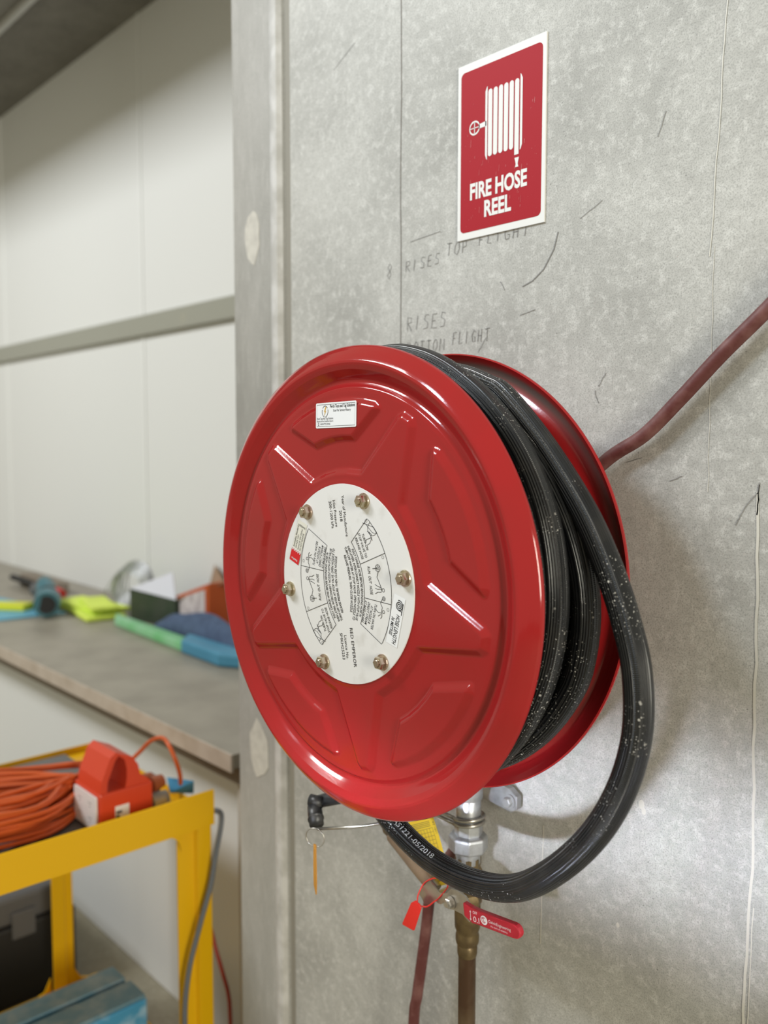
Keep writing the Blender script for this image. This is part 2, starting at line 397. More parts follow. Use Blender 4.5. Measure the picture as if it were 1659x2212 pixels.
# pencilled handwriting, drawn stroke by stroke
GL = {'R': [[(0,0),(0,1),(.6,.95),(.62,.6),(0,.5)],[(.2,.5),(.7,0)]], 'I': [[(.2,0),(.25,1)]], 'S': [[(.7,.95),(.2,1),(.05,.7),(.6,.45),(.55,.08),(0,.05)]],
      'E': [[(.65,1),(.05,.97),(0,0),(.65,.02)],[(0,.5),(.5,.52)]], 'T': [[(0,.97),(.8,1)],[(.4,1),(.36,0)]], 'O': [[(.4,1),(.05,.7),(.1,.15),(.45,0),(.75,.35),(.7,.85),(.4,1)]],
      'P': [[(0,0),(.05,1),(.6,.9),(.55,.5),(.05,.45)]], 'F': [[(.6,1),(.02,.98),(0,0)],[(0,.52),(.45,.55)]], 'L': [[(.05,1),(0,0),(.6,.03)]], 'G': [[(.7,.85),(.35,1),(.02,.6),(.1,.08),(.6,.05),(.65,.42),(.4,.42)]],
      'H': [[(.02,1),(0,0)],[(.6,1),(.6,0)],[(0,.5),(.6,.52)]], 'M': [[(0,0),(.08,1),(.4,.3),(.75,1),(.8,0)]], 'B': [[(0,0),(.03,1),(.5,.9),(.45,.55),(.03,.52),(.6,.42),(.55,.03),(0,0)]],
      '8': [[(.4,.5),(.1,.75),(.4,1),(.65,.75),(.4,.5),(.05,.25),(.35,0),(.65,.25),(.4,.5)]], ' ': []}
def hand(mb, s, x0, z0, adv, h, slope=0.0, w=0.0009):
    for k, ch in enumerate(s):
        for st in GL[ch]:
            stroke(mb, [(x0 + adv*k + p[0]*adv*.8 + p[1]*adv*.1 + random.uniform(-.0006, .0006), z0 + slope*adv*k + p[1]*h + random.uniform(-.0006, .0006)) for p in st], w, W0)
hand(mb, '8', -0.969, 1.694, 0.016, 0.022)
hand(mb, 'RISES', -0.929, 1.699, 0.0145, 0.015, 0.03)
hand(mb, 'TOP', -0.849, 1.709, 0.0145, 0.017, 0.0)
hand(mb, 'FLIGHT', -0.790, 1.714, 0.0145, 0.014, 0.0)
hand(mb, 'RISES', -0.926, 1.614, 0.0165, 0.020, 0.0)
hand(mb, 'BOTTOM', -0.926, 1.582, 0.0130, 0.016, 0.0)
hand(mb, 'FLIGHT', -0.836, 1.588, 0.0115, 0.016, 0.0)
struct('trim_pencil_notes', mb, M_pencil)
def blob(x, z, rx, rz, mbx, yy=-0.0008):
    pts = [(x + rx*math.cos(a)*random.uniform(.85, 1.1), z + rz*math.sin(a)*random.uniform(.85, 1.1)) for a in [2*PI*i/14 for i in range(14)]]
    mbx.prism(pts, 0.0005, yy, lambda u, v, d: Vector((u, d, v)))
mb = MB(); blob(-1.317, 1.815, 0.022, 0.048, mb); blob(-1.312, 0.893, 0.030, 0.055, mb)
struct('trim_patches', mb, M_patch)

# ------------------------------------------------------------------ FIRE HOSE REEL sign
SX0, SX1, SZ0, SZ1 = -0.827, -0.682, 1.725, 1.952
sign = empty('safety_sign', (-0.7545, 0, SZ0), 'red and white rectangular sign reading FIRE HOSE REEL fixed to the concrete wall', 'sign')
MB().prism([(SX0, SZ0), (SX1, SZ0), (SX1, SZ1), (SX0, SZ1)], 0.0, -0.0022, lambda u, v, d: Vector((u, d, v))).build('backing_panel', M_signw, sign)
SW, SH = SX1-SX0, SZ1-SZ0
MB().prism(rrect(SX0+.0055, SX1-.0055, SZ0+.009, SZ1-.010, 0.0065), -0.0022, -0.0025, lambda u, v, d: Vector((u, d, v))).build('red_field', M_signr, sign)
sf = lambda u, v: Vector((SX0 + u*SW, -0.0028, SZ0 + v*SH))      # 0..1 over the sign
mb = MB()
def bar(u, v0, v1, w, r0=True, r1=True):
    pts = []
    hw = w/2; rr = hw*SW/SH
    pts += [(u+hw*math.cos(a), v1 - rr + rr*math.sin(a)) for a in [PI*i/8 for i in range(9)]] if r1 else [(u+hw, v1), (u-hw, v1)]
    pts += [(u+hw*math.cos(a), v0 + rr + rr*math.sin(a)) for a in [PI + PI*i/8 for i in range(9)]] if r0 else [(u-hw, v0), (u+hw, v0)]
    mb.add([sf(*p) for p in pts], [tuple(range(len(pts)))])
for k in range(6):
    b_ = (k != 5)
    bar(0.390 + k*0.0605, 0.438 if b_ else 0.402, 0.812, 0.047, r0=b_)
def halfdisc(u, sgn):
    pts = [(u, 0.832), (u - sgn*0.010, 0.826), (u - sgn*0.024, 0.806), (u - sgn*0.024, 0.452), (u - sgn*0.010, 0.428), (u, 0.422)]
    mb.add([sf(*p) for p in pts], [tuple(range(len(pts)))])
halfdisc(0.357, 1); halfdisc(0.729, -1)
mb.add([sf(*p) for p in [(0.255, 0.612), (0.345, 0.614), (0.345, 0.642), (0.255, 0.636)]], [(0,1,2,3)])
mb.add([sf(*p) for p in [(0.672, 0.386), (0.721, 0.386), (0.708, 0.352), (0.716, 0.334), (0.68, 0.334), (0.687, 0.352)]], [(0,1,2,3,4,5)])
stroke(mb, circ(0.205, 0.624, 0.058, k=24, ry=0.036), 0.010, sf, True)
stroke(mb, [(0.150, 0.624), (0.26, 0.624)], 0.005, sf); stroke(mb, [(0.205, 0.59), (0.205, 0.658)], 0.008, sf)
tf = lambda zb: (lambda u, v: Vector((SX0 + SW*0.485 + u, -0.0028, SZ0 + zb + v)))
put_text(mb, 'FIRE HOSE', 0.0285, tf(0.0505), fit=0.095, align='CENTER', bold=0.035)
put_text(mb, 'REEL', 0.0285, tf(0.0245), fit=0.045, align='CENTER', bold=0.035)
mb.build('white_lettering', M_signw, sign)
mb = MB(); rs_ = random.Random(8)
for i in range(70):
    u, v = rs_.uniform(.07, .93), rs_.uniform(.07, .93)*rs_.uniform(.3, 1); l_ = rs_.choice([.003, .004, .005, .012, .03, .05])*rs_.uniform(.6, 1.2)
    stroke(mb, [(max(.05, u - l_*.12), max(.06, v)), (u, min(.93, max(.06, v) + l_))], rs_.uniform(.0015, .0035), lambda a, b: sf(a, b) + Vector((0, .0001, 0)))
tag(mb.build('scratches', mat('worn_red', (.55, .14, .14), .5), sign), kind='stuff')

# ------------------------------------------------------------------ the hose reel
RX, RZ = -0.747, 1.295; YF, YB = -0.259, -0.116
reel = empty('fire_hose_reel', (RX, 0, RZ-0.265), 'large red wall mounted fire hose reel wound with black hose below the red sign', 'fire hose reel')
# front flange: pressed dish with star and five petals
PET = 27.5
def star_poly():
    pts = []
    for k in range(5):
        a = 62.5 - 72*k
        for da, r in ((17.6, .1325), (4.6, .205), (2.4, .2125), (-2.4, .2125), (-4.6, .205), (-17.6, .1325)):
            pts.append((r, a+da))
        for j in range(1, 4):
            pts.append((.1315, a - 18.2 - (35.6)*j/4))
    return np.array([(r*math.cos(math.radians(a)), r*math.sin(math.radians(a))) for r, a in pts])
def petal_poly(c):
    pts = []
    for j in range(9): pts.append((.2030, c + 20.8 - 41.6*j/8))
    pts.append((.2005, c - 22.2)); 
    for j in range(5): pts.append((.1635, c - 11.8 + 23.6*j/4))
    pts.append((.2005, c + 22.2))
    return np.array([(r*math.cos(math.radians(a)), r*math.sin(math.radians(a))) for r, a in pts])
def sdf(P, poly):
    d = np.full(len(P), 1e9); inside = np.zeros(len(P), bool); n = len(poly)
    for i in range(n):
        a, b = poly[i], poly[(i+1) % n]; e = b-a; w = P-a
        t = np.clip((w@e)/(e@e), 0, 1); q = w - t[:, None]*e; d = np.minimum(d, np.hypot(q[:, 0], q[:, 1]))
        c = ((a[1] > P[:, 1]) != (b[1] > P[:, 1])) & (P[:, 0] < (b[0]-a[0])*(P[:, 1]-a[1])/(b[1]-a[1]+1e-12) + a[0])
        inside ^= c
    return np.where(inside, d, -d)
prof = [(.1000,-.0062),(.1135,-.0062),(.1145,-.0061),(.1165,-.0057),(.1175,-.0055),(.122,-.0055),(.214,-.0055),(.2185,-.0050),(.2215,-.0022),(.224,-.0008),(.2265,-.0010),(.2285,-.0024),
        (.232,-.0055),(.238,-.0105),(.2425,-.0128),(.2450,-.0136),(.2475,-.0132),(.2505,-.0115),(.2545,-.0088),(.2590,-.0052),(.2630,-.0015),(.2648,.0008),(.2650,.0030),(.2636,.0046)]
pr_r = np.array([p[0] for p in prof]); pr_y = np.array([p[1] for p in prof])
rad = sorted(set([round(x, 5) for x in list(pr_r[:21]) + list(np.arange(.120, .2185, .00115)) + list(np.arange(.2185, .2630, .0010))]))
rad = np.array(rad + [.2648, .2650])
NA = 900
RR, AA = np.meshgrid(rad, np.arange(NA)*2*PI/NA, indexing='ij')
yy = np.interp(RR.ravel(), pr_r[:22], pr_y[:22])
yy = np.where(RR.ravel() >= .26499, .0030, yy)
PP = np.c_[(RR*np.cos(AA)).ravel(), (RR*np.sin(AA)).ravel()]
sd = np.maximum(sdf(PP, star_poly()), np.max([sdf(PP, petal_poly(26.0 + 72*k)) for k in range(5)], axis=0) + 0.006)
def soft(x):                      # ramp with eased ends
    x = np.clip(x, 0, 1); e = 0.36
    return np.where(x < e, x*x/(2*e), np.where(x > 1-e, (1-e) - (1-x)**2/(2*e), x - e/2))/(1-e)
yy = yy - 0.0052*soft(sd/0.0105)
nr = len(rad)
V3 = [(float(RX+p[0]), float(YF+y), float(RZ+p[1])) for p, y in zip(PP, yy)]
Fc = [(i*NA+k, i*NA+(k+1) % NA, (i+1)*NA+(k+1) % NA, (i+1)*NA+k) for i in range(nr-1) for k in range(NA)]
mb = MB(); mb.add(V3, Fc)
mb.lathe([(.2650, .0030), (.2636, .0050), (.2610, .0050), (.245, -.0085), (.226, .0035), (.214, -.0005), (.08, -.0005)], (RX, YF, RZ), n=180)
front = mb.build('front_flange', M_red, reel, smooth=True)
# rear flange
rp = [(.09,.006),(.205,.006),(.222,.0062),(.232,.0075),(.240,.0115),(.2445,.0135),(.249,.0125),(.2535,.0095),(.258,.0050),(.2615,.0015),(.2635,-.0006),(.2650,.0004),(.2652,.0022),(.2636,.0036),(.2600,.0065),(.250,.0145),(.243,.0158),(.230,.0095),(.205,.009),(.09,.009)]
mb = MB().lathe(rp, (RX, YB, RZ), n=240, closed=True)
rear = mb.build('rear_flange', M_redd, reel, autos=40)
at = rear.data.attributes.new('dust', 'FLOAT', 'POINT')
rnd = random.Random(3)
for v in rear.data.vertices:
    dx, dz = v.co.x-RX, v.co.z-RZ; r = math.hypot(dx, dz); a = math.atan2(dz, dx)
    ring = max(0, 1-abs(r-.2505)/.009)
    at.data[v.index].value = min(1.0, 1.6*ring)*max(0.0, min(1.0, 0.35+0.75*math.sin(a)+0.12*math.sin(a*7)))
MB().lathe([(.075, -.13), (.075, .135)], (RX, -0.125, RZ), n=60).build('drum', M_black, reel, smooth=False)
MB().lathe([(.02, -.13), (.02, .12)], (RX, -0.12, RZ), n=30).build('axle', M_galv, reel)

# centre plate and its print
PY = YF - 0.0113
plate = MB().lathe([(.0, 0.001), (.1115, 0.001), (.1122, -.0006), (.1118, -.0016), (.0, -.0016)], (RX, PY, RZ), n=160).build('centre_plate', M_plate, reel)
TY = PY - 0.0019
TIL = math.radians(10)
def pf(u, v, y=TY):               # local reading frame of the plate -> world (u reads down, v to the right, turned 10 degrees)
    uu = u*math.cos(TIL) - v*math.sin(TIL); vv = v*math.cos(TIL) + u*math.sin(TIL)
    return Vector((RX + 0.0 + vv, y, RZ - uu))
def loc(u0, v0, rot=0.0, flip=1):
    c, s = math.cos(rot), math.sin(rot)
    return lambda u, v: pf(flip*(u0 + u*c - v*s), flip*(v0 + u*s + v*c))
ink = MB()
put_text(ink, 'Year of Manufacture', 0.0062, loc(-0.098, 0.0135), fit=0.046)
put_text(ink, '2018', 0.0062, loc(-0.082, 0.0068), fit=0.0125)
put_text(ink, 'Inlet Pressure', 0.0062, loc(-0.0945, -0.0025), fit=0.030)
put_text(ink, '200-1200 kPa', 0.0062, loc(-0.0945, -0.0095), fit=0.031)
put_text(ink, 'RED EMPEROR', 0.0068, loc(0.0495, 0.0018), fit=0.0435)
put_text(ink, 'Licence No.', 0.0062, loc(0.0575, -0.0095), fit=0.0265)
put_text(ink, 'SMKH25253', 0.0062, loc(0.0545, -0.0165), fit=0.030)
def arcf(vtop, R, u0, v0, flip):  # bends a baseline along an arc of radius R whose middle is at (u0, v0)
    def g(u, v):
        a = u/R; rr_ = R + v
        return pf(flip*(u0 + rr_*math.sin(a)), flip*(v0 - R + rr_*math.cos(a)))
    return g
for fl in (1, -1):
    w = 0.0006
    def O(t): a = t*0.70; return (0.1027*math.sin(a), -0.0247 + 0.1027*math.cos(a))
    def I(t): a = t*0.56; return (0.085*math.sin(a), -0.0505 + 0.085*math.cos(a))
    S = lambda pts, ww=w, cl=False: stroke(ink, pts, ww, lambda u, v: pf(fl*u, fl*v), cl)
    S([O(-1+2*i/24) for i in range(25)]); S([I(-1+2*i/24) for i in range(25)])
    S([O(-1), (O(-1)[0]-.0015, O(-1)[1]-.002), I(-1)]); S([O(1), (O(1)[0]+.0015, O(1)[1]-.002), I(1)])
    S([O(-.40), I(-.42)]); S([O(.37), I(.36)])
    for (x, y) in ((-.0655, .0500), (-.0245, .0700), (.0315, .0685)): S(circ(x, y, .0017, k=10), .0003)
    # panel wording
    for s, u0, v0, rt, wd_ in (('TURN  ON', -.0425, .0450, .28, .019), ('STOP VALVE TO', -.0395, .0398, .30, .029), ('RELEASE HOSE', -.0365, .0342, .30, .026),
                               ('RUN  OUT  HOSE', -.0010, .0455, 0.0, .031),
                               ('TURN ON WATER', .0375, .0450, -.42, .029), ('AT NOZZLE &', .0350, .0400, -.42, .021), ('DIRECT STREAM', .0335, .0350, -.42, .026), ('AT BASE OF FIRE', .0310, .0302, -.42, .026)):
        put_text(ink, s, 0.0058 if 'RUN' in s else 0.0050, loc(u0, v0 - .002, rt, fl), fit=wd_, align='CENTER', shear=0.25, bold=0.004)
    for k, (s, wd_) in enumerate((('FULLY CHARGE HOSE BEFORE REWINDING HOSE IN', .076), ('EVEN LAYERS. INTERCONNECT NOZZLE WITH STOP VALVE.', .084),
                                  ('TURN OFF WATER AT STOP VALVE. OPEN NOZZLE TO', .082), ('RELEASE PRESSURE. THEN CLOSE NOZZLE.', .064))):
        put_text(ink, s, 0.0050, arcf(0, .085 + k*.006, 0.0, .0288 - k*.0060, fl), fit=wd_, align='CENTER', shear=0.2, bold=0.012)
    # little pictograms
    S([(-.0640, .0440), (-.0575, .0610), (-.0495, .0660), (-.052, .058), (-.0640, .0470)], .0005)
    S(circ(-.056, .0585, .0075, 200, 420, k=12), .0005); S([(-.0545, .0500), (-.050, .0565), (-.0465, .0540), (-.0455, .047), (-.0405, .0445)], .0006); S([(-.047, .0565), (-.041, .0520), (-.0395, .0475)], .0005); S([(-.0535, .053), (-.0435, .0565)], .0005)
    for (cx_, cy_, r_) in ((-.0135, .0600, .0038), (.0195, .0640, .0022)):
        S(circ(cx_, cy_, r_, k=14), .0005, True); S(circ(cx_, cy_, r_*.45, k=8), .0004, True)
    for k in range(6): S([(-.0135+.0018*math.cos(k*PI/3), .060+.0018*math.sin(k*PI/3)), (-.0135+.0037*math.cos(k*PI/3), .060+.0037*math.sin(k*PI/3))], .0003)
    S([(-.0135, .0600), (-.0135, .0515)], .0006); S([(-.0095, .0600), (-.004, .0570), (-.001, .0585), (.004, .0605)], .0006)
    S(circ(.0105, .0648, .0019, k=10), .0005, True); S([(.004, .0605), (.009, .0625), (.0125, .061), (.012, .056), (.0135, .0515)], .0006); S([(.0075, .0620), (.006, .0570), (.0035, .0525)], .0006); S([(.009, .0625), (.009, .056), (.0075, .0520)], .0005)
    S([(.0195, .0618), (.024, .0580), (.029, .0600), (.0315, .0585)], .0006); S(circ(.0335, .0612, .0017, k=10), .0005, True)
    S([(.0315, .0590), (.0345, .0570), (.0335, .0525), (.0305, .0495)], .0006); S([(.034, .0585), (.0385, .0575), (.0405, .0550)], .0006); S([(.036, .0565), (.0375, .0515)], .0005)
ink.build('printed_text', M_ink, plate)
# hose-length label
hl = MB(); lf = loc(0.0291+.0135, 0.0849-.006, -0.41, 1)
lf = (lambda u, v: Vector((RX + .0849 + v*math.cos(-.2374) + u*math.sin(-.2374), TY - .0001, RZ - (.0291 + u*math.cos(-.2374) - v*math.sin(-.2374)))))
hl.add([lf(*p) for p in ((-.0275, -.0088), (.0275, -.0088), (.0275, .0088), (-.0275, .0088))], [(0,1,2,3)])
hlo = hl.build('hose_length_label', M_stick, plate)
ht = MB(); lg = lambda u, v: lf(u, v) + Vector((0, -.0002, 0))
put_text(ht, 'HOSE LENGTH', .0078, lambda u, v: lg(u - .0075, v + .0002), fit=.033, bold=.015, shear=.2)
put_text(ht, '36 METRES', .0062, lambda u, v: lg(u - .0030, v - .0062), fit=.0205, bold=.015, shear=.2)
sp = []
for i in range(46):
    a = i*.36; r = .0008 + .0050*i/45; sp.append((-.0175 + r*math.cos(a), .0015 + r*math.sin(a)))
stroke(ht, sp, .0010, lg); stroke(ht, [(-.0125, .0018), (-.0125, .0065), (-.0085, .0070)], .0010, lg); stroke(ht, [(-.0215, .007), (-.0085, .007)], .0008, lg)
ht.build('label_print', M_ink, hlo)
# standards label
af = (lambda u, v: Vector((RX - .0827 + v*math.cos(2.795) + u*math.sin(2.795), TY - .0001, RZ - (-.0403 + u*math.cos(2.795) - v*math.sin(2.795)))))
al = MB(); al.add([af(*p) for p in ((-.026, -.0090), (.026, -.0090), (.026, .0090), (-.026, .0090))], [(0,1,2,3)])
alo = al.build('standards_label', mat('cream_sticker', (.74, .73, .66), .35), plate)
ag = lambda u, v: af(u, v) + Vector((0, -.0002, 0))
rb = MB(); rb.add([ag(*p) for p in rrect(-.0262, -.0105, -.0092, .0092, .001)], [tuple(range(24))]); rb.build('label_red_block', M_rstick, alo)
ah = lambda u, v: af(u, v) + Vector((0, -.0004, 0))
wb = MB()
for k in range(5):
    y0 = -.0075 + k*.0037; stroke(wb, [(-.0100, y0+.0015), (-.0128, y0), (-.0100, y0-.0015)], .0010, ah)
put_text(wb, 'GlobalMark', .0032, lambda u, v: ah(-.0212 - v, u - .006), fit=.012, bold=.01)
wb.build('label_white_print', M_stick, alo)
kb = MB()
for k, (s, w_) in enumerate((('Australian Standard', .027), ('AS/NZS 1221', .017), ('Issued by SAI Global', .026), ('DO NOT REMOVE', .022))):
    put_text(kb, s, .0036, (lambda vv: (lambda u, v: ag(u - .0085, v + vv)))(.0052 - k*.0042), fit=w_, bold=.012 if k == 0 else 0)
put_text(kb, 'SA443674', .0036, lambda u, v: ag(.0215 - v, u - .0075), fit=.014)
kb.build('label_black_print', M_ink, alo)
# nuts
def nut(a):
    x, z = RX + .1005*math.cos(a), RZ + .1005*math.sin(a); y = PY - .0016
    n_ = MB()
    n_.lathe([(.0, .0), (.0090, .0), (.0091, -.0012), (.0084, -.0022), (.0, -.0022)], (x, y, z), n=28)
    n_.lathe([(.0072, -.0020), (.0072, -.0078), (.0062, -.0088), (.0046, -.0088), (.0046, -.0070)], (x, y, z), n=6)
    n_.build('flange_nut', M_zinc, reel)
    b_ = MB(); b_.lathe([(.0040, .001), (.0040, -.0100), (.0034, -.0106), (.0, -.0106)], (x, y, z), n=18); b_.build('bolt_end', M_zinc, reel, autos=30)
for d in (70, 10, -50, -110, -170, 130): nut(math.radians(d))
# service sticker
sx, sz, sy = RX - .0150, RZ + .1885, YF - .0113
stk = MB(); stkf = lambda u, v, d: Vector((sx + u + .02*v, sy - d, sz + v + .016*u))
stk.prism(rrect(-.0352, .0352, -.0142, .0142, .0018), 0, .0003, stkf)
so = stk.build('service_sticker', M_stick, reel)
st = lambda u, v: stkf(u, v, .0005)
k_ = MB(); stroke(k_, [(-.0332, -.0122), (.0332, -.0122), (.0332, .0122), (-.0332, .0122)], .0004, st, True)
put_text(k_, 'Perth Test and Tag Solutions', .0050, lambda u, v: st(u - .0095, v + .0082), fit=.0425, bold=.008)
put_text(k_, 'Scan For Service History', .0040, lambda u, v: st(u - .004, v + .0038), fit=.030)
put_text(k_, 'Perth Test And Tag Solutions', .0036, lambda u, v: st(u - .0330, v - .0046), fit=.029)
put_text(k_, 'Electrical & Fire Compliance Experts', .0026, lambda u, v: st(u - .0330, v - .0072), fit=.029)
put_text(k_, 'WWW.PTTS.COM.AU', .0032, lambda u, v: st(u - .0270, v - .0108), fit=.018)
stroke(k_, circ(-.0185, .0045, .0052, 35, 145, k=10, ry=.0062), .0006, st); stroke(k_, circ(-.0185, .0045, .0052, 160, 265, k=10, ry=.0062), .0006, st); stroke(k_, circ(-.0185, .0045, .0052, 275, 380, k=10, ry=.0062), .0006, st)
stroke(k_, rrect(-.0308, -.0294, -.0112, -.0080, .0003, 2), .0004, st, True)
k_.build('sticker_print', M_ink, so)
g_ = MB(); g_.add([st(*p) for p in ((-.0180, .0100), (-.0205, .0040), (-.0190, .0042), (-.0200, -.0010), (-.0165, .0052), (-.0180, .0050), (-.0160, .0098))], [(0,1,2,3,4,5,6)])
g_.build('sticker_bolt_emblem', M_gold, so)

# wound hose
HR = 0.0142
def hose_tube(path, name, parent=reel, r=HR, n=28):
    P = [Vector(p) for p in path]; mb = MB(); mb.tube(P, r, n)
    me = bpy.data.meshes.new(name); me.from_pydata(mb.v, [], mb.f); me.update()
    o = link(name, me, M_hose, parent, smooth=True)
    L_ = [0.0]
    for a, b in zip(P, P[1:]): L_.append(L_[-1] + (b-a).length)
    uv = me.uv_layers.new(name='UVMap')
    for p in me.polygons:
        for li, vi in zip(p.loop_indices, p.vertices):
            i, k = divmod(vi, n); kk = k
            if len(p.vertices) == 4 and kk == 0 and any((w % n) == n-1 for w in p.vertices): kk = n
            uv.data[li].uv = (L_[i], kk/n)
    return o
def wrap(fr, fy, a0, a1, k=110):
    out = []
    for i in range(k+1):
        a = a0 + (a1-a0)*i/k; ar = math.radians(a)
        out.append((RX + fr(a)*math.cos(ar), fy(a), RZ + fr(a)*math.sin(ar)))
    return out
def interp_deg(tab):
    xs = [t[0] for t in tab]; ys = [t[1] for t in tab]
    return lambda a: float(np.interp(((a+180) % 360)-180, xs, ys))
hose_tube(wrap(lambda a: .232, lambda a: -.2335, 200, 559.5), 'hose_coil')
fB = interp_deg([(-180, .240), (-120, .236), (-60, .236), (-28, .2365), (-10, .2375), (8, .2385), (20, .2405), (34, .2425), (48, .2445), (62, .2480), (74, .2530), (85, .2560), (100, .255), (130, .248), (180, .240)])
hose_tube(wrap(fB, interp_deg([(-180, -.207), (-70, -.203), (0, -.204), (80, -.205), (180, -.207)]), 200, 559.5), 'hose_coil')
fC = interp_deg([(-180, .232), (-90, .228), (-55, .231), (-35, .243), (-18, .2525), (-5, .2510), (6, .2480), (25, .2400), (45, .234), (90, .232), (180, .232)])
hose_tube(wrap(fC, interp_deg([(-180, -.172), (-60, -.166), (0, -.168), (60, -.176), (180, -.172)]), 200, 559.5), 'hose_coil')
hose_tube(wrap(lambda a: .2235, lambda a: -.1425, 200, 559.5), 'hose_coil')
for i, yy_ in enumerate((-.222, -.193, -.164, -.136)):
    hose_tube(wrap(lambda a: .2055, lambda a, q=yy_: q, 200, 559.5, 80), 'hose_coil', n=16)
for i, yy_ in enumerate((-.236, -.208, -.179, -.150)):
    hose_tube(wrap(lambda a: .180, lambda a, q=yy_: q, 200, 559.5, 60), 'hose_coil', n=12)
# free loop that hangs from the reel
fD = interp_deg([(60, .2470), (75, .2420), (90, .2360), (120, .2300), (180, .226)])
start = wrap(fD, interp_deg([(55, -.165), (75, -.160), (100, -.150), (160, -.146)]), 170, 62, 14)
loop = start + [(-0.607, -0.165, 1.500), (-0.555, -0.166, 1.449), (-0.502, -0.170, 1.386), (-0.468, -0.175, 1.332), (-0.445, -0.180, 1.285), (-0.429, -0.185, 1.238), (-0.425, -0.190, 1.182), (-0.435, -0.200, 1.128), (-0.461, -0.208, 1.077), (-0.505, -0.210, 1.028), (-0.560, -0.200, .9885), (-0.625, -0.190, .9680), (-0.697, -0.180, .9635), (-0.765, -0.170, .9760), (-0.812, -0.165, .9990), (-0.845, -.165, 1.035), (-.860, -.17, 1.08)]
fl = hose_tube(spline(loop, 7), 'free_hose_loop')
# printed marking along the loop
mk = MB()
pth = spline(loop[-7:-2], 30)
vs, fs = text_geo('OL-AS1221-05/2018', .0085)
x0 = min(v[0] for v in vs); x1 = max(v[0] for v in vs); Ltot = .108
cum = [0.0]
rev = pth[::-1]
for a, b in zip(rev, rev[1:]): cum.append(cum[-1] + (b-a).length)
camv = Vector((0, -.9, 1.45))
out = []
for (x, y) in vs:
    s_ = .028 + (x-x0)/(x1-x0)*Ltot
    i = min(len(rev)-2, max(0, int(np.searchsorted(cum, s_))-1)); p = rev[i].lerp(rev[i+1], (s_-cum[i])/(cum[i+1]-cum[i]))
    t = (rev[i+1]-rev[i]).normalized(); c = (camv-p); c = (c - t*c.dot(t)).normalized(); b = c.cross(t); 
    if b.z < 0: b = -b
    ang = .30 + (y-.003)/HR; out.append(p + (c*math.cos(ang) + b*math.sin(ang))*(HR+.0003))
mk.add(out, fs); mk.build('hose_marking', mat('white_marking', (.42, .42, .42), .5), fl)

# ------------------------------------------------------------------ bracket, riser, union, valve, lever, nozzle
br = MB(); br.box(-.80, -.70, -.006, 0, 1.12, 1.46)
br.box(-.775, -.735, -.11, 0, 1.27, 1.32)
br.prism([(-.765, .975), (-.712, .968), (-.702, .975), (-.702, .992), (-.715, 1.000), (-.765, 1.004)], -.006, -.016, lambda u, v, d: Vector((u, d, v)))
bo = br.build('mounting_bracket', M_galv, reel, bevel=.0012)
wb_ = MB(); wb_.lathe([(.0, .0), (.0095, .0), (.0095, -.002), (0, -.002)], (-.7135, -.016, .9835), n=24); wb_.lathe([(.0068, -.002), (.0068, -.008), (.0055, -.009), (0, -.009)], (-.7135, -.016, .9835), n=6)
wb_.build('wall_bolt', M_galv, bo)
PX, PYY = -.7555, -.05
pipe = empty('water_riser_pipe', (PX, PYY, 0), 'brown copper water pipe rising up the wall to the valve under the reel', 'pipe')
MB().lathe([(.0118, 0.0), (.0118, .800)], (PX, PYY, 0), 'Z', 32).build('copper_tube', M_copper, pipe, autos=40)
MB().lathe([(.0125, .768), (.0135, .772), (.0135, .782), (.0122, .784), (.0150, .786), (.0158, .790), (.0158, .797), (.0150, .800), (.0150, .803), (.0170, .808), (.0175, .822), (.0175, .838), (.0150, .842)], (PX, PYY, 0), 'Z', 32).build('compression_fitting', M_brass, pipe, autos=35)
valve = empty('ball_valve', (PX, PYY, .84), 'brass ball valve with red lever handle below the hanging hose loop', 'valve')
MB().lathe([(.0160, .838), (.0190, .842), (.0195, .850), (.0165, .856), (.0205, .864), (.0215, .874), (.0205, .884), (.0165, .892), (.0175, .896), (.0175, .905), (.0150, .907)], (PX, PYY, 0), 'Z', 8).build('valve_body', M_brass, valve, autos=35)
MB().lathe([(.008, .0), (.008, -.062)], (PX + .006, PYY, .872), 'Y', 20).build('valve_stem', M_steel, valve)
LF = lambda u, v, d: Vector((u, -.113 - d, v))
mb = MB()
mb.prism([(-0.763, 0.8907), (-0.7775, 0.8764), (-0.783, 0.8688), (-0.7829, 0.8654), (-0.7774, 0.8628), (-0.7727, 0.8559), (-0.7645, 0.8578), (-0.7556, 0.8653), (-0.752, 0.8694), (-0.7379, 0.8723), (-0.7290, 0.8690), (-0.7225, 0.8700), (-.716, .8760), (-.716, .8850), (-0.7293, 0.8862), (-0.745, 0.8815), (-0.7504, 0.8841)], 0, .0025, LF)
mb.build('interlock_plate', M_steel, valve, bevel=.0005)
mb = MB()
mb.prism([(-0.7291, 0.8893), (-0.7223, 0.8969), (-0.7104, 0.8983), (-0.6987, 0.8964), (-0.692, 0.8900), (-0.6918, 0.8658), (-0.7034, 0.8713), (-0.7152, 0.8710), (-0.7272, 0.8708)], .0028, .0056, LF)
mb.build('lever_arm', M_steel, valve, bevel=.0005)
mb = MB(); mb.lathe([(.0085, .0), (.0085, -.0012), (.0, -.0012)], (-.7225, -.1188, .8793), n=24); mb.lathe([(.0066, -.001), (.0066, -.006), (.0055, -.007), (.0, -.007)], (-.7225, -.1188, .8793), n=6); mb.lathe([(.0038, -.006), (.0038, -.009), (.0, -.009)], (-.7225, -.1188, .8793), n=14); mb.build('lever_nut', M_steel, valve)
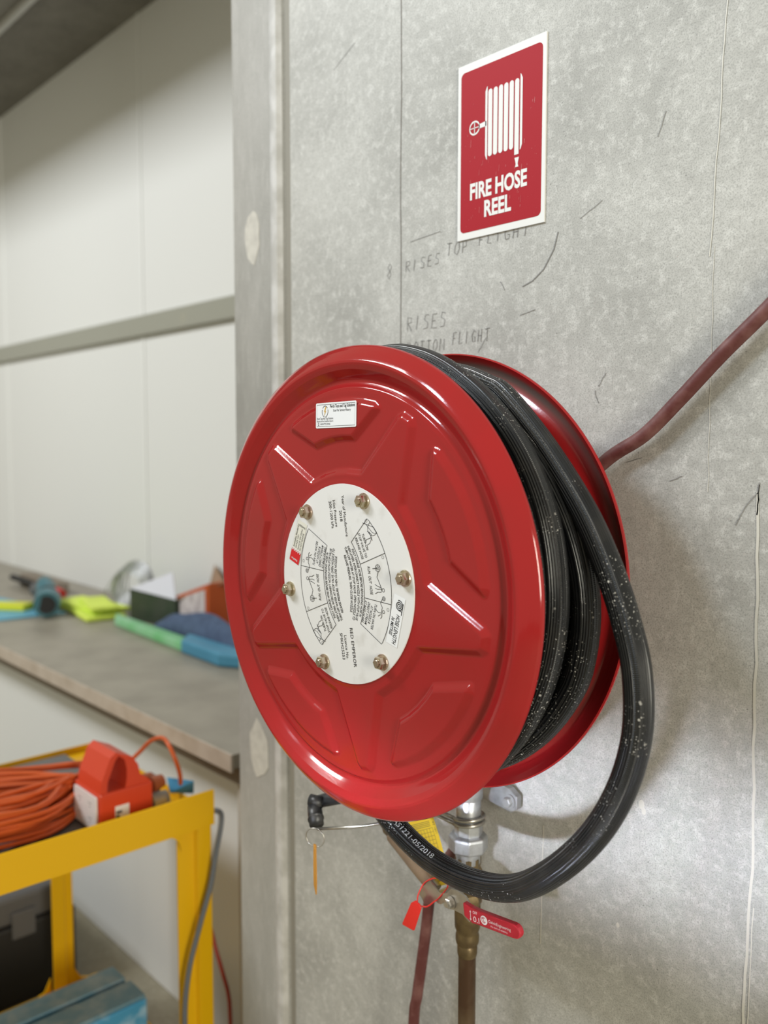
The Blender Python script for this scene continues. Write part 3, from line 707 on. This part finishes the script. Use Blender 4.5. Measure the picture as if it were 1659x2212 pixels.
# red sleeve of the lever, pointing right
def HF(u, v, d):
    L0 = Vector((-.6945, 0, .8820)); L1 = Vector((-.6065, 0, .8900)); t = (L1-L0).normalized(); n_ = Vector((-t.z, 0, t.x))
    p = L0 + t*u + n_*v; return Vector((p.x, -.121 - d, p.z))
out_ = [(.0008, -.0055), (.014, -.0108), (.022, -.0100), (.078, -.0086)] + [(.0790 + .0095*math.cos(a), .0002 + .0088*math.sin(a)) for a in [(-.5 + i/8)*PI for i in range(1, 9)]] + [(.030, .0082), (.014, .0085), (.000, .0110)]
sl = MB().prism(out_, -.002, .006, HF).build('lever_sleeve', M_lev, valve, bevel=.0018)
mb = MB(); hf = lambda u, v: HF(u, v, .0064)
put_text(mb, 'OFF', .0050, lambda u, v: hf(u + .0165, v + .0025), fit=.0070, bold=.01)
put_text(mb, '0.I', .0098, lambda u, v: hf(u + .0168, v - .0072), fit=.0095)
stroke(mb, [(.0125, -.0060), (.0125, .0040)], .0008, hf)
for s_ in (1, -1): mb.add([hf(.0125, s_*.0065 - .001), hf(.0110, s_*.0038 - .001), hf(.0140, s_*.0038 - .001)], [(0,1,2)])
mb.add([hf(*p) for p in circ(.0340, -.0004, .0055, k=20)[:-1]], [tuple(range(20))])
put_text(mb, 'GalvinEngineering', .0052, lambda u, v: hf(u + .0410, v - .0010), fit=.034)
put_text(mb, 'the mark of reliability', .0030, lambda u, v: hf(u + .0440, v - .0052), fit=.026)
mb.build('sleeve_print', M_signw, sl)
mb = MB(); he = lambda u, v: HF(u, v, .0067)
stroke(mb, circ(.0340, -.0004, .0030, 60, 320, k=12), .0008, he); stroke(mb, [(.0295, .0010), (.0335, .0030), (.0337, -.0020), (.0365, -.0020)], .0008, he)
mb.build('sleeve_emblem', M_lev, sl)
# galvanised union and tube above the valve
un = empty('pipe_union', (PX, PYY, .905), 'galvanised threaded pipe union between the ball valve and the reel', 'pipe fitting')
MB().lathe([(.0135, .850), (.0135, .905)], (PX, PYY, 0), 'Z', 28).build('threaded_nipple', M_brass, un)
MB().lathe([(.0150, .895), (.0165, .898), (.0165, .9115), (.0150, .9125)], (PX, PYY, 0), 'Z', 28).build('union_tail', M_galv, un, autos=35)
MB().lathe([(.0180, .9115), (.0255, .9150), (.0265, .9175), (.0265, .9320), (.0250, .9355), (.0190, .9370)], (PX, PYY, 0), 'Z', 8).build('union_nut', M_galv, un, bevel=.0015)
MB().lathe([(.0185, .936), (.0188, .938), (.0188, .9545), (.0175, .9560)], (PX, PYY, 0), 'Z', 8).build('hex_collar', M_galv, un, bevel=.0008)
MB().lathe([(.0165, .955), (.0165, .982), (.0155, .984), (.0185, .985), (.0190, .988), (.0190, 1.012), (.0165, 1.014), (.0165, 1.100)], (PX, PYY, 0), 'Z', 36).build('galvanised_tube', M_galv, un, autos=35)
# U-bolt wire around the tube
gd = empty('hose_guide_arm', (-.87, -.17, .95), 'black roller hose guide on steel rods clamped to the pipe under the reel', 'hose guide')
def ring_path(cx, cy, z, r, a0, a1, tilt, k=18):
    return [(cx + r*math.cos(math.radians(a0+(a1-a0)*i/k)), cy + r*math.sin(math.radians(a0+(a1-a0)*i/k)), z + tilt*math.cos(math.radians(a0+(a1-a0)*i/k))) for i in range(k+1)]
for dz, nm in ((0.0, 'clamp_wire'), (-.0072, 'clamp_wire')):
    MB().tube([(-.815, -.085, .9745+dz), (-.80, -.085, .9735+dz), (-.785, -.077, .966+dz)] + ring_path(PX, PYY, .9600+dz, .0205, 235, 450, .002), .0026, 10).build(nm, M_steel, gd, smooth=True)
MB().tube([(-.888, -.20, .944), (-.841, -.18, .9555), (-.805, -.16, .9665), (-.79, -.12, .972), (-.775, -.085, .976)], .0021, 10).build('steel_rod', M_steel, gd, smooth=True)
mb = MB(); mb.tube([(-.893, -.197, .9475), (-.906, -.189, .9560), (-.914, -.184, .9615)], [.0098, .0102, .0098], 20); mb.tube([(-.898, -.194, .9520), (-.9, -.193, .9532)], .0110, 20)
mb.build('roller', M_blk, gd, smooth=True)
mb = MB(); mb.tube([(-.918, -.178, .9650), (-.895, -.163, .9740), (-.855, -.150, .9900), (-.82, -.14, 1.000)], [.0085, .0095, .0095, .0095], 20); mb.tube([(-.921, -.186, .9690), (-.905, -.178, .9680)], .0085, 16)
mb.build('roller', M_blk, gd, smooth=True)
# split ring with amber tag
rg = empty('key_ring', (-.889, -.2, .932), 'thin wire split ring hanging from the guide rod end with an amber strip tag', 'key ring')
MB().tube([(-.8885 + .0125*math.cos(a), -.203 + .009*math.cos(a)*.6, .9330 + .0125*math.sin(a)) for a in [2*PI*i/28 for i in range(28)]], .00075, 8, closed=True).build('wire_ring', M_steel, rg, smooth=True)
MB().prism([(-.002, .000), (.0018, .0), (.0026, -.030), (.0030, -.052), (.0022, -.068), (-.0020, -.056), (-.0026, -.030)], -.0008, .0008, lambda u, v, d: Vector((-.8885 + u + d*.3, -.2035 + d*1.0, .9240 + v))).build('amber_strip', M_ora_tag, rg)
# yellow inspection tag
yt = empty('inspection_tag', (-.805, -.085, .958), 'yellow punched inspection tag with a black grid hanging behind the hose loop', 'tag')
ya, yb = Vector((-.8280, -.092, .9400)), Vector((-.7870, -.082, .9600))
ex = (yb-ya).normalized(); ez = Vector((.50, .02, -.86)); ez = (ez - ex*ez.dot(ex)*.6).normalized(); en = ex.cross(ez).normalized()
def YF_(u, v, d): 
    b_ = .010*(v/.085)**2
    return ya + ex*u + ez*v + en*(-d - b_)
mb = MB()
for i in range(12):
    v0, v1 = .085*i/12, .085*(i+1)/12
    mb.add([YF_(0, v0, 0), YF_(.044, v0, 0), YF_(.044, v1, 0), YF_(0, v1, 0), YF_(0, v0, .0006), YF_(.044, v0, .0006), YF_(.044, v1, .0006), YF_(0, v1, .0006)], [(0,1,2,3), (4,7,6,5), (0,4,5,1), (1,5,6,2), (3,2,6,7), (0,3,7,4)])
yo = mb.build('tag_card', M_tagy, yt)
mb = MB()
for sgn in (.0010, -.0004):
    yg = lambda u, v: YF_(u, v, sgn)
    for k in range(8): stroke(mb, [(.003 + k*.0050, .014 + .066*i/10) for i in range(11)], .0004, yg)
    for k in range(14): stroke(mb, [(.003, .014 + k*.005), (.038, .014 + k*.005)], .0004, yg)
    for k in range(4): stroke(mb, [(.004, .005 + k*.002), (.036, .005 + k*.002)], .0006, yg)
    put_text(mb, 'AS 1851', .0050, lambda u, v, yg=yg: yg(.0432 - v*.8, .006 + u), fit=.016)
mb.build('tag_print', M_ink, yo)
MB().tube([(-.812, -.086, .952), (-.811, -.088, .964), (-.808, -.086, .973), (-.806, -.080, .966), (-.811, -.084, .953)], .0012, 8).build('tag_tie', M_black, yt)
# nozzle
nz = empty('hose_nozzle', (-.81, -.105, .89), 'brown cylindrical hose nozzle parked along the lower left of the hanging loop', 'nozzle')
NP = [Vector((-.8505, -.100, .9190)), Vector((-.777, -.100, .8800))]
nd = (NP[1]-NP[0]).normalized()
MB().tube([NP[0], NP[0] + nd*.003, NP[0] + nd*.06, NP[1]], [.0085, .0100, .0108, .0108], 24).build('nozzle_barrel', M_tan, nz, autos=35)
MB().tube([NP[0] - nd*.014, NP[0] - nd*.009, NP[0] - nd*.002], [.0060, .0080, .0070], 20).build('nozzle_tip', M_brass, nz, autos=35)
MB().tube([NP[1] - nd*.001, NP[1] + nd*.014], [.0085, .0075], 20).build('nozzle_coupling', M_steel, nz, autos=35)
MB().tube([NP[0] + Vector((-.030, -.004, .026)), NP[0] + Vector((-.020, -.004, .010)), NP[0] + Vector((-.010, -.004, .002)), NP[0] + Vector((-.006, -.002, .008)), NP[0] + Vector((-.020, 0, .028))], .0014, 8).build('wire_clip', M_brass, nz, smooth=True)
# red seal tag
rs = empty('seal_tag', (-.80, -.12, .85), 'small bright red plastic seal tag looped through the steel interlock plate', 'seal')
mb = MB(); mb.prism([(-0.7830, 0.8584), (-0.7760, 0.8640), (-0.7680, 0.8622), (-0.7650, 0.8579), (-0.7775, 0.8235), (-.7785, .8225), (-0.7985, 0.8222), (-0.7994, 0.8240)], -.0013, .0013, lambda u, v, d: Vector((u, -.128 + d, v)))
mb.build('seal_body', M_tagr, rs, bevel=.0008)
MB().tube(spline([(-0.7735, -.127, 0.8625), (-0.7765, -.122, 0.8702), (-0.7742, -.113, 0.8828), (-0.758, -.1090, 0.8943), (-0.7402, -.1100, 0.8951), (-0.7358, -.1108, 0.8908), (-0.7440, -.118, 0.8760), (-0.7506, -.120, 0.8692), (-0.7620, -.122, 0.8590), (-0.7735, -.127, 0.8585)], 6), .0009, 8).build('seal_loop', M_tagr, rs, smooth=True)

# maroon air hose behind the reel
ah_ = [(-.14, -.022, 1.80), (-.30, -.018, 1.672), (-.395, -.015, 1.586), (-.441, -.015, 1.545), (-.487, -.015, 1.500), (-.530, -.015, 1.461), (-.581, -.015, 1.430), (-.655, -.0185, 1.36), (-.695, -.0185, 1.22), (-.755, -.0105, 1.09), (-.790, -.0105, .97), (-.795, -.0105, .92), (-.812, -.026, .875), (-.828, -.04, .848), (-.8365, -.04, .808), (-.843, -.04, .761), (-.850, -.04, .717), (-.860, -.04, .656), (-.867, -.04, .609), (-.875, -.04, .40), (-.87, -.04, .1), (-.85, -.04, .009)]
tag(MB().tube(spline(ah_, 8), .0080, 14).build('air_hose', M_airh, smooth=True), 'thin maroon rubber hose running down the concrete wall behind the reel', 'hose')

# ------------------------------------------------------------------ workbench along the white wall
bench = empty('workbench', (-3.5, .45, 0), 'long grey topped workbench running along the white wall beyond the concrete column', 'workbench')
MB().box(-6.2, -1.541, .092, .826, .768, .800).build('bench_top', M_bench, bench, bevel=.002)
MB().box(-6.2, -1.541, .086, .092, .762, .800).build('front_edge', M_wood, bench)
MB().box(-6.2, -1.548, .118, .150, .722, .7675).build('support_rail', M_under, bench)
MB().box(-1.600, -1.568, .140, .82, 0.002, .7215).build('end_board', M_cream, bench)
MB().box(-6.2, -1.601, .195, .21, 0.002, .7215).build('front_panel', M_white, bench)

def rbox(mb, cx, cy, w, d, z0, z1, rot):
    M = Matrix.Translation((cx, cy, 0)) @ Matrix.Rotation(math.radians(rot), 4, 'Z')
    return mb.box(-w/2, w/2, -d/2, d/2, z0, z1, M)
def quadsheet(mb, a, b, c, d, t):
    n = (Vector(b)-Vector(a)).cross(Vector(c)-Vector(a)).normalized()*t
    P = [Vector(p) for p in (a, b, c, d)]
    return mb.add(P + [p + n for p in P], [(0,1,2,3), (4,7,6,5), (0,4,5,1), (1,5,6,2), (2,6,7,3), (3,7,4,0)])
Z0 = .8006
# hi-vis vest, folded
hv = MB()
random.seed(5)
for k, (cx, cy, w, d, z) in enumerate(((-3.27, .56, .42, .15, 0), (-3.28, .57, .36, .13, .016), (-3.20, .56, .26, .10, .032))):
    rbox(hv, cx, cy, w, d, Z0 + z, Z0 + z + .017, (-8, 5, -14)[k])
tag(hv.build('safety_vest', mat('hi_vis_yellow', (.72, .88, .12), .6, noise=(14, .4, .7), col2=(.60, .72, .10)), bevel=.006), 'folded fluorescent yellow cloth vest lying on the workbench beside the carton', 'vest')
# wire basket against the wall
wbk = empty('wire_basket', (-3.3, .745, Z0), 'tangled grey wire basket leaning on the white wall behind the yellow vest', 'basket')
mb = MB()
for i in range(11):
    t = i/10; r = .095 - .03*abs(t-.5)
    mb.tube([(-3.24 + r*math.cos(a) + .05*t, .70 + .045*math.cos(a)*.6 + .02*t, .895 + .075*math.sin(a) + (t-.5)*.05) for a in [2*PI*j/20 for j in range(20)]], .0022, 6, closed=True)
mb.build('wire_rings', M_galv, wbk, smooth=True)
mb = MB()
for i in range(6): mb.tube(spline([(-3.46 + .02*i, .69 + .008*i, Z0+.004), (-3.42 + .02*i, .70 + .008*i, .86), (-3.36 + .02*i, .72, .93), (-3.27 + .02*i, .73, .975)], 5), .0025, 6)
mb.build('wire_legs', M_galv, wbk, smooth=True)
# open carton
ct = empty('cardboard_carton', (-2.85, .70, Z0), 'open dark green carton with white inner flap and brown lid on the workbench', 'box')
M_card = mat('cardboard', (.34, .22, .14), .7); M_dg = mat('dark_green_print', (.022, .045, .022), .45, noise=(9, .4, .7), col2=(.05, .06, .045)); M_wp = mat('white_card', (.74, .75, .84), .5)
mb = MB(); A, B_, Cc, D_ = (-3.03, .610), (-2.745, .640), (-2.80, .80), (-3.08, .77)
mb.prism([A, B_, Cc, D_], Z0, Z0+.014, lambda u, v, d: Vector((u, v, d)))
quadsheet(mb, (*A, Z0), (*B_, Z0), (*B_, .905), (*A, .915), .004)
quadsheet(mb, (*B_, Z0), (*Cc, Z0), (*Cc, .905), (*B_, .905), .004)
quadsheet(mb, (*D_, Z0), (*A, Z0), (*A, .915), (*D_, .91), .004)
mb.build('carton_body', M_dg, ct)
mb = MB(); quadsheet(mb, (A[0], A[1], .915), (B_[0], B_[1], .905), (-2.80, .66, .995), (-2.985, .655, .925), .003); mb.build('white_flap', M_wp, ct)
mb = MB(); quadsheet(mb, (-2.80, .80, .905), (-2.745, .64, .905), (-2.53, .70, .985), (-2.78, .82, 1.01), .003); mb.build('brown_flap', M_card, ct)
# orange framed clipboard box
lb = empty('parts_box', (-2.66, .70, Z0), 'orange edged box with a white printed front label standing beside the dark carton', 'box')
M_lbo = mat('orange_box', (.55, .10, .02), .5)
mb = MB(); mb.prism([(-2.80, .648), (-2.575, .665), (-2.535, .745), (-2.76, .73)], Z0, .905, lambda u, v, d: Vector((u - (.905-d)*.0, v, d + (u+2.8)*.32*(d-Z0)/.1)))
mb.build('box_body', M_lbo, lb, bevel=.003)
fb = lambda u, v: Vector((-2.80 + .225*u, .648 + .017*u - .0025, Z0 + (.105 + .072*u)*v))
mb = MB(); mb.add([fb(*p) for p in ((.07, .06), (.93, .06), (.93, .92), (.07, .90))], [(0,1,2,3)]); lo_ = mb.build('front_label', mat('label_paper', (.66, .60, .60), .5, noise=(26, .5, .62), col2=(.48, .42, .43)), lb)
# blue folded cloth
mb = MB(); nx, ny = 26, 18
vs = []; rr_ = random.Random(4)
for i in range(nx+1):
    for j in range(ny+1):
        u, v = i/nx, j/ny
        h = .080*(max(0, math.sin(PI*u))**.45)*(max(0, math.sin(PI*v))**.5) + .008*math.sin(9*u+4*v)*math.sin(PI*u)*math.sin(PI*v) + .006*math.sin(17*v+6*u)*math.sin(PI*u)*math.sin(PI*v)
        vs.append((-2.78 + .58*u + .02*math.sin(5*v), .550 + .088*v + .006*math.sin(6*u), Z0 + h + (.014 if 0 < i < nx and 0 < j < ny else 0)))
fs = [(i*(ny+1)+j, (i+1)*(ny+1)+j, (i+1)*(ny+1)+j+1, i*(ny+1)+j+1) for i in range(nx) for j in range(ny)]
nb = len(vs); rim = [i*(ny+1) for i in range(nx+1)] + [nx*(ny+1)+j for j in range(1, ny+1)] + [i*(ny+1)+ny for i in range(nx-1, -1, -1)] + [j for j in range(ny-1, 0, -1)]
fs.append(tuple(rim[::-1]))
mb.add(vs, fs)
tag(mb.build('folded_cloth', mat('denim_blue', (.075, .115, .20), .9, noise=(30, .4, .7), col2=(.05, .075, .14)), smooth=True), 'dark blue folded cloth heaped on the workbench in front of the orange edged box', 'cloth')
# green and blue long packets
mb = MB(); mb.prism([(-3.04, .555), (-2.955, .508), (-2.43, .478), (-2.50, .535)], Z0, Z0+.030, lambda u, v, d: Vector((u, v, d)))
go = tag(mb.build('long_packet', mat('green_wrap', (.16, .50, .20), .35, noise=(6, .4, .7), col2=(.34, .62, .40)), bevel=.006), 'long green plastic packet lying in front of the carton on the workbench', 'packet')
mb = MB(); mb.prism([(-2.50, .545), (-2.42, .470), (-2.19, .462), (-2.12, .50), (-2.18, .545)], Z0, Z0+.042, lambda u, v, d: Vector((u, v, d)))
tag(mb.build('long_packet', mat('blue_wrap', (.055, .24, .38), .4, noise=(5, .4, .7), col2=(.08, .30, .46)), bevel=.008), 'flat teal blue packet on the workbench beside the reel edge, under the cloth', 'packet')
# blue folder, yellow notebook, angle grinder, spirit level
mb = MB(); mb.prism([(-3.80, .18), (-3.315, .232), (-3.30, .475), (-3.80, .40)], Z0, Z0+.006, lambda u, v, d: Vector((u, v, d)))
tag(mb.build('document_folder', mat('cyan_folder', (.10, .38, .56), .4)), 'cyan blue document folder lying flat on the workbench at the far left', 'folder')
mb = MB(); rbox(mb, -3.53, .315, .23, .075, Z0+.0066, Z0+.030, 38)
tag(mb.build('notebook', mat('yellow_cover', (.66, .68, .03), .5), bevel=.003), 'bright yellow notebook lying on the cyan folder beside the teal grinder', 'notebook')
gr = empty('angle_grinder', (-3.33, .42, .807), 'teal and black cordless angle grinder standing on the cyan folder', 'power tool')
M_teal = mat('teal_plastic', (.045, .16, .20), .4)
zz = .8075
mb = MB(); mb.tube([(-3.50, .475, zz+.085), (-3.44, .455, zz+.075), (-3.36, .43, zz+.062), (-3.31, .415, zz+.055)], [.030, .038, .030, .034], 20); mb.build('motor_body', M_teal, gr, autos=40)
mb = MB(); mb.tube([(-3.36, .43, zz+.060), (-3.30, .41, zz+.052)], [.040, .040], 20); mb.build('grip', M_black, gr, autos=40)
mb = MB(); mb.tube([(-3.31, .41, zz+.050), (-3.235, .375, zz+.047)], [.050, .0465], 24); mb.build('battery_head', M_teal, gr, autos=40)
mb = MB(); mb.tube([(-3.235, .375, zz+.047), (-3.232, .373, zz+.047)], [.034, .034], 24); mb.build('grille', M_black, gr, autos=40)
mb = MB(); mb.tube([(-3.60, .48, zz+.050), (-3.52, .475, zz+.055), (-3.47, .46, zz+.04)], [.030, .028, .02], 16); mb.build('handle', M_greyp, gr, autos=40)
cl = empty('caulking_gun', (-3.75, .52, .82), 'black rod shaped tool with a red tip lying at the far left of the workbench', 'tool')
MB().tube([(-4.15, .58, .836), (-3.60, .56, .836)], .014, 12).build('black_barrel', M_black, cl)
MB().tube([(-3.60, .56, .836), (-3.535, .558, .836)], [.022, .018], 14).build('red_tip', M_rstick, cl)
mb = MB(); mb.prism([(-4.12, .60), (-3.75, .60), (-3.70, .66), (-4.12, .68)], Z0, Z0+.055, lambda u, v, d: Vector((u, v, d)))
tag(mb.build('tool_pouch', M_under, bevel=.008), 'brown flat tool pouch against the white wall at the far left of the workbench', 'pouch')

# ------------------------------------------------------------------ yellow trolley
tr = empty('service_trolley', (-1.80, -.40, 0), 'yellow powder coated steel trolley standing in front of the workbench', 'trolley')
XN, XF, YE, YS = -1.517, -2.085, .029, -.95
mb = MB(); mb.box(XF, XN-.004, YS, YE-.004, .684, .688); mb.build('top_shelf', M_yel, tr)
MB().box(XF+.012, XN-.03, YS+.02, YE-.078, .6885, .695).build('shelf_mat', M_mat, tr)
mb = MB()   # near rail with a turned lower edge, end rail and low far rail
mb.prism([(XN, .677), (XN, .747), (XN-.002, .750), (XN-.004, .747), (XN-.004, .677)], YS, YE, lambda u, v, d: Vector((u, d, v)))
mb.build('side_rail', M_yel, tr)
MB().box(XF, XN-.0045, YE-.004, YE, .677, .704).build('end_rail', M_yel, tr, bevel=.001)
MB().box(XF, XF+.004, YS, YE-.0045, .6885, .704).build('side_rail', M_yel, tr, bevel=.001)
def leg(xf, s, y0, y1, name='leg'):
    mb = MB(); ym = (y0+y1)/2 + .004
    mb.prism([(xf, y1), (xf, ym), (xf - s*.012, ym-.004), (xf - s*.016, y0), (xf - s*.020, y0), (xf - s*.016, ym), (xf - s*.004, ym+.006), (xf - s*.004, y1)], .012, .684, lambda u, v, d: Vector((u, v, d)))
    mb.build(name, M_yel, tr, bevel=.0008)
leg(XN - .0045, 1, -.045, .024); leg(XF + .001, -1, -.094, -.036); leg(XN - .0045, 1, YS+.002, YS+.07); leg(XF + .001, -1, YS+.002, YS+.07)
# corner gussets under the top rail
for (y0, s) in ((-.045, -1), (YS+.07, 1)):
    mb = MB(); pts = [(y0, .6765), (y0, .640)] + [(y0 + s*(.030 - .030*math.cos(a)), .640 + .0365*math.sin(a)) for a in [PI/2*i/6 for i in range(1, 7)]]
    mb.prism(pts, XN-.0075, XN-.0045, lambda u, v, d: Vector((d, u, v))); mb.build('gusset', M_yel, tr)
mb = MB(); mb.prism([(-.094, .100), (-.094, .135), (-.110, .104), (-.125, .100)], XF-.003, XF+.001, lambda u, v, d: Vector((d, u, v))); mb.build('gusset', M_yel, tr); mb = MB(); mb.prism([(-.036, .100), (-.036, .140), (-.018, .108), (.0, .100)], XF-.003, XF+.001, lambda u, v, d: Vector((d, u, v))); mb.build('gusset', M_yel, tr)
mb = MB(); mb.box(XF, XN-.004, YS, YE, .090, .094); mb.box(XF, XF+.004, YS, YE, .060, .100); mb.box(XF, XN-.004, YE-.004, YE, .060, .100); mb.build('lower_shelf', M_yel, tr)
for (x, y) in ((XN-.02, .005), (XF+.02, -.06), (XN-.02, YS+.03), (XF+.02, YS+.03)):
    MB().lathe([(.006, .002), (.013, .0), (.013, .012), (.006, .0125)], (x, y, 0), 'Z', 16).build('rubber_foot', M_black, tr)
# orange extension cord heaped on the trolley
rc = random.Random(11); pth = []
NL = 32
for k in range(NL):
    cxk, cyk = -1.735 + rc.uniform(-.03, .03), -.42 + rc.uniform(-.03, .03); ax = .100 + rc.uniform(-.045, .035); ay = .275 + rc.uniform(-.05, .03); rot = rc.uniform(-.14, .14)
    zb = .705 + (k // 4)*.0095
    for j in range(10):
        a = 2*PI*j/10; u, v = ax*math.cos(a), ay*math.sin(a)
        pth.append((min(-1.535 if cyk + v < -.24 else -1.715, cxk + u*math.cos(rot) - v*math.sin(rot)), cyk + u*math.sin(rot) + v*math.cos(rot), zb + rc.uniform(-.0045, .0045) + .018*math.exp(-((v-.0)/.14)**2)))
pth += [(-1.76, -.25, .75), (-1.745, -.14, .765), (-1.735, -.06, .765), (-1.72, -.035, .785), (-1.67, -.03, .825), (-1.62, -.03, .845), (-1.575, -.04, .845), (-1.555, -.035, .815), (-1.575, -.015, .775), (-1.60, .0, .745)]
tag(MB().tube(spline(pth, 4), .0044, 8).build('extension_cord', M_cord, smooth=True), 'heap of orange extension cord coiled on the top shelf of the yellow trolley', 'cord')
pk = empty('cord_plugs', (-1.64, -.01, .70), 'clear and brown electrical plugs lying at the end of the orange cord on the trolley', 'plug')
mb = MB(); mb.tube([(-1.62, -.058, .716), (-1.62, -.022, .716)], [.019, .016], 14); mb.build('clear_plug', mat('clear_plastic', (.62, .60, .55), .15, trans=.6), pk, autos=40)
mb = MB(); mb.tube([(-1.68, -.07, .735), (-1.665, -.035, .738), (-1.655, -.015, .73)], [.020, .022, .012], 14); mb.tube([(-1.62, -.055, .752), (-1.62, -.03, .755)], [.017, .013], 14); mb.build('brown_plug', mat('brown_plastic', (.30, .075, .025), .35), pk, autos=40)
mb = MB(); mb.box(-1.645, -1.600, -.070, -.012, .6955, .704); mb.build('plug_base', M_greyp, pk, bevel=.002)
# orange portable outlet box
pb = empty('portable_outlet_box', (-1.62, -.13, .70), 'orange portable power outlet box with carry handle sitting on the trolley edge', 'power box')
bx0, bx1, by0, by1 = -1.690, -1.575, -.188, -.076
MB().box(bx0, bx1, by0, by1, .6956, .779).build('body', M_orbox, pb, bevel=.004)
arch = [(-.186, .7795), (-.182, .806), (-.158, .858), (-.148, .865), (-.122, .848), (-.112, .838), (-.100, .806), (-.082, .7795), (-.104, .7795), (-.128, .790), (-.127, .812), (-.132, .828), (-.152, .840), (-.170, .806), (-.174, .7795)]
mb = MB(); n_ = len(arch)
# arch as strips between outer and inner outline
outer = [(-.186, .779), (-.182, .803), (-.164, .845), (-.152, .854), (-.118, .838), (-.106, .820), (-.102, .800), (-.084, .785), (-.080, .779)]
inner = [(-.172, .779), (-.170, .800), (-.154, .838), (-.146, .846), (-.134, .836), (-.130, .818), (-.130, .800), (-.132, .788), (-.134, .779)]
for i in range(8):
    q = [outer[i], outer[i+1], inner[i+1], inner[i]]
    mb.prism(q, bx0+.012, bx1-.002, lambda u, v, d: Vector((d, u, v)))
mb.build('carry_handle', M_orbox, pb)
so_ = MB().prism(rrect(bx0+.008, bx1-.008, .703, .772, .004), by0-.001, by0-.0045, lambda u, v, d: Vector((u, d, v))).build('socket_plate', M_plate, pb)
for (x, z) in ((-1.655, .752), (-1.610, .752), (-1.655, .722), (-1.610, .722)):
    mb = MB()
    for (dx, dz) in ((-.004, .003), (.004, .003), (0, -.004)): mb.lathe([(.0013, -.0002), (.0013, .0002)], (x+dx, by0-.0048, z+dz), n=8)
    mb.build('socket_slots', M_ink, so_)
lbx = MB().box(bx1+.0002, bx1+.0008, -.157, -.128, .712, .748).build('rating_label', M_stick, pb)
mb = MB(); mb.box(bx1+.0009, bx1+.0012, -.156, -.148, .714, .730); mb.box(bx1+.0009, bx1+.0012, -.155, -.143, .733, .738); mb.box(bx1+.0009, bx1+.0012, -.144, -.132, .716, .722); mb.build('label_print', M_ink, lbx)
# blue test tag
mb = MB(); quadsheet(mb, (-1.655, .005, .708), (-1.625, .045, .705), (-1.618, .042, .735), (-1.668, .006, .738), .001)
tag(mb.build('test_tag', mat('blue_tag', (.085, .34, .62), .4, noise=(60, .6, .66), col2=(.02, .04, .08))), 'small blue test tag sticking up beside the cord plugs on the trolley', 'tag')
# cables hanging at the trolley corner
tag(MB().tube(spline([(-1.56, .035, .690), (-1.515, .040, .700), (-1.500, .034, .680), (-1.500, .020, .62), (-1.498, .006, .56), (-1.498, -.020, .486), (-1.497, -.047, .40), (-1.496, -.058, .30), (-1.495, -.05, .15), (-1.48, -.03, .006)], 6), .0055, 12).build('power_cable', M_gcab, smooth=True), 'dark grey power cable hanging down past the yellow trolley leg', 'cable')
tag(MB().tube(spline([(-1.66, .07, .46), (-1.60, .062, .425), (-1.565, .056, .385), (-1.545, .062, .330), (-1.54, .072, .280), (-1.54, .076, .215), (-1.54, .078, .10), (-1.53, .075, .006), (-1.48, .07, .006)], 6), .0042, 10).build('thin_cable', M_rcab, smooth=True), 'thin red cable curving to the floor between trolley and concrete column', 'cable')
# wood offcuts and blue wrapped packs on the lower shelf
mb = MB(); mb.box(-1.90, -1.70, -.85, .005, .0945, .128); mb.build('timber_board', M_under, None, bevel=.002)
tag(bpy.data.objects['timber_board'], 'brown timber board on the lower shelf of the yellow trolley under the blue packs', 'board')
M_bp = mat('blue_film', (.07, .32, .56), .28, noise=(22, .42, .62), col2=(.42, .62, .78), bump=(40, .5))
M_bp2 = mat('dusty_blue_film', (.13, .25, .33), .4, noise=(22, .42, .66), col2=(.26, .34, .38), bump=(40, .5))
for (x0, x1, y1, lab) in ((-1.855, -1.792, -.035, 'long dusty blue wrapped pack on the lower shelf, farther from the camera'), (-1.778, -1.705, -.030, 'long shiny blue wrapped pack on the lower shelf, nearest to the camera')):
    pkk = empty('wrapped_pack', ((x0+x1)/2, -.4, .1285), lab, 'pack', 'blue packs on the lower shelf')
    MB().box(x0, x1, -.80, y1, .1285, .240).build('pack_body', M_bp, pkk, bevel=.006)
    MB().box(x0+.001, x1-.001, -.80, y1-.004, .2402, .250).build('pack_top', M_bp2, pkk, bevel=.003)
# black tool case on the floor behind the trolley
tb = empty('tool_case', (-2.50, -.25, 0), 'large black tool case with grey lid on the floor behind the yellow trolley', 'tool case')
MB().box(-2.86, -2.24, -.62, .04, 0.001, .215).build('case_body', M_black, tb, bevel=.01)
MB().box(-2.86, -2.245, -.62, .00, .2155, .292).build('case_lid', M_greyp, tb, bevel=.012)
for y in (-.46, -.10): MB().box(-2.2445, -2.236, y-.03, y+.03, .18, .25).build('latch', M_greyp, tb, bevel=.003)
mb = MB(); mb.tube([(-2.40, -.42, .2925), (-2.40, -.42, .315), (-2.40, -.20, .315), (-2.40, -.20, .2925)], .009, 10); mb.build('handle', M_black, tb)
MB().lathe([(.020, 0), (.020, .004), (.0, .004)], (-2.24, -.22, .04), 'X', 16).build('red_badge', M_rstick, tb)
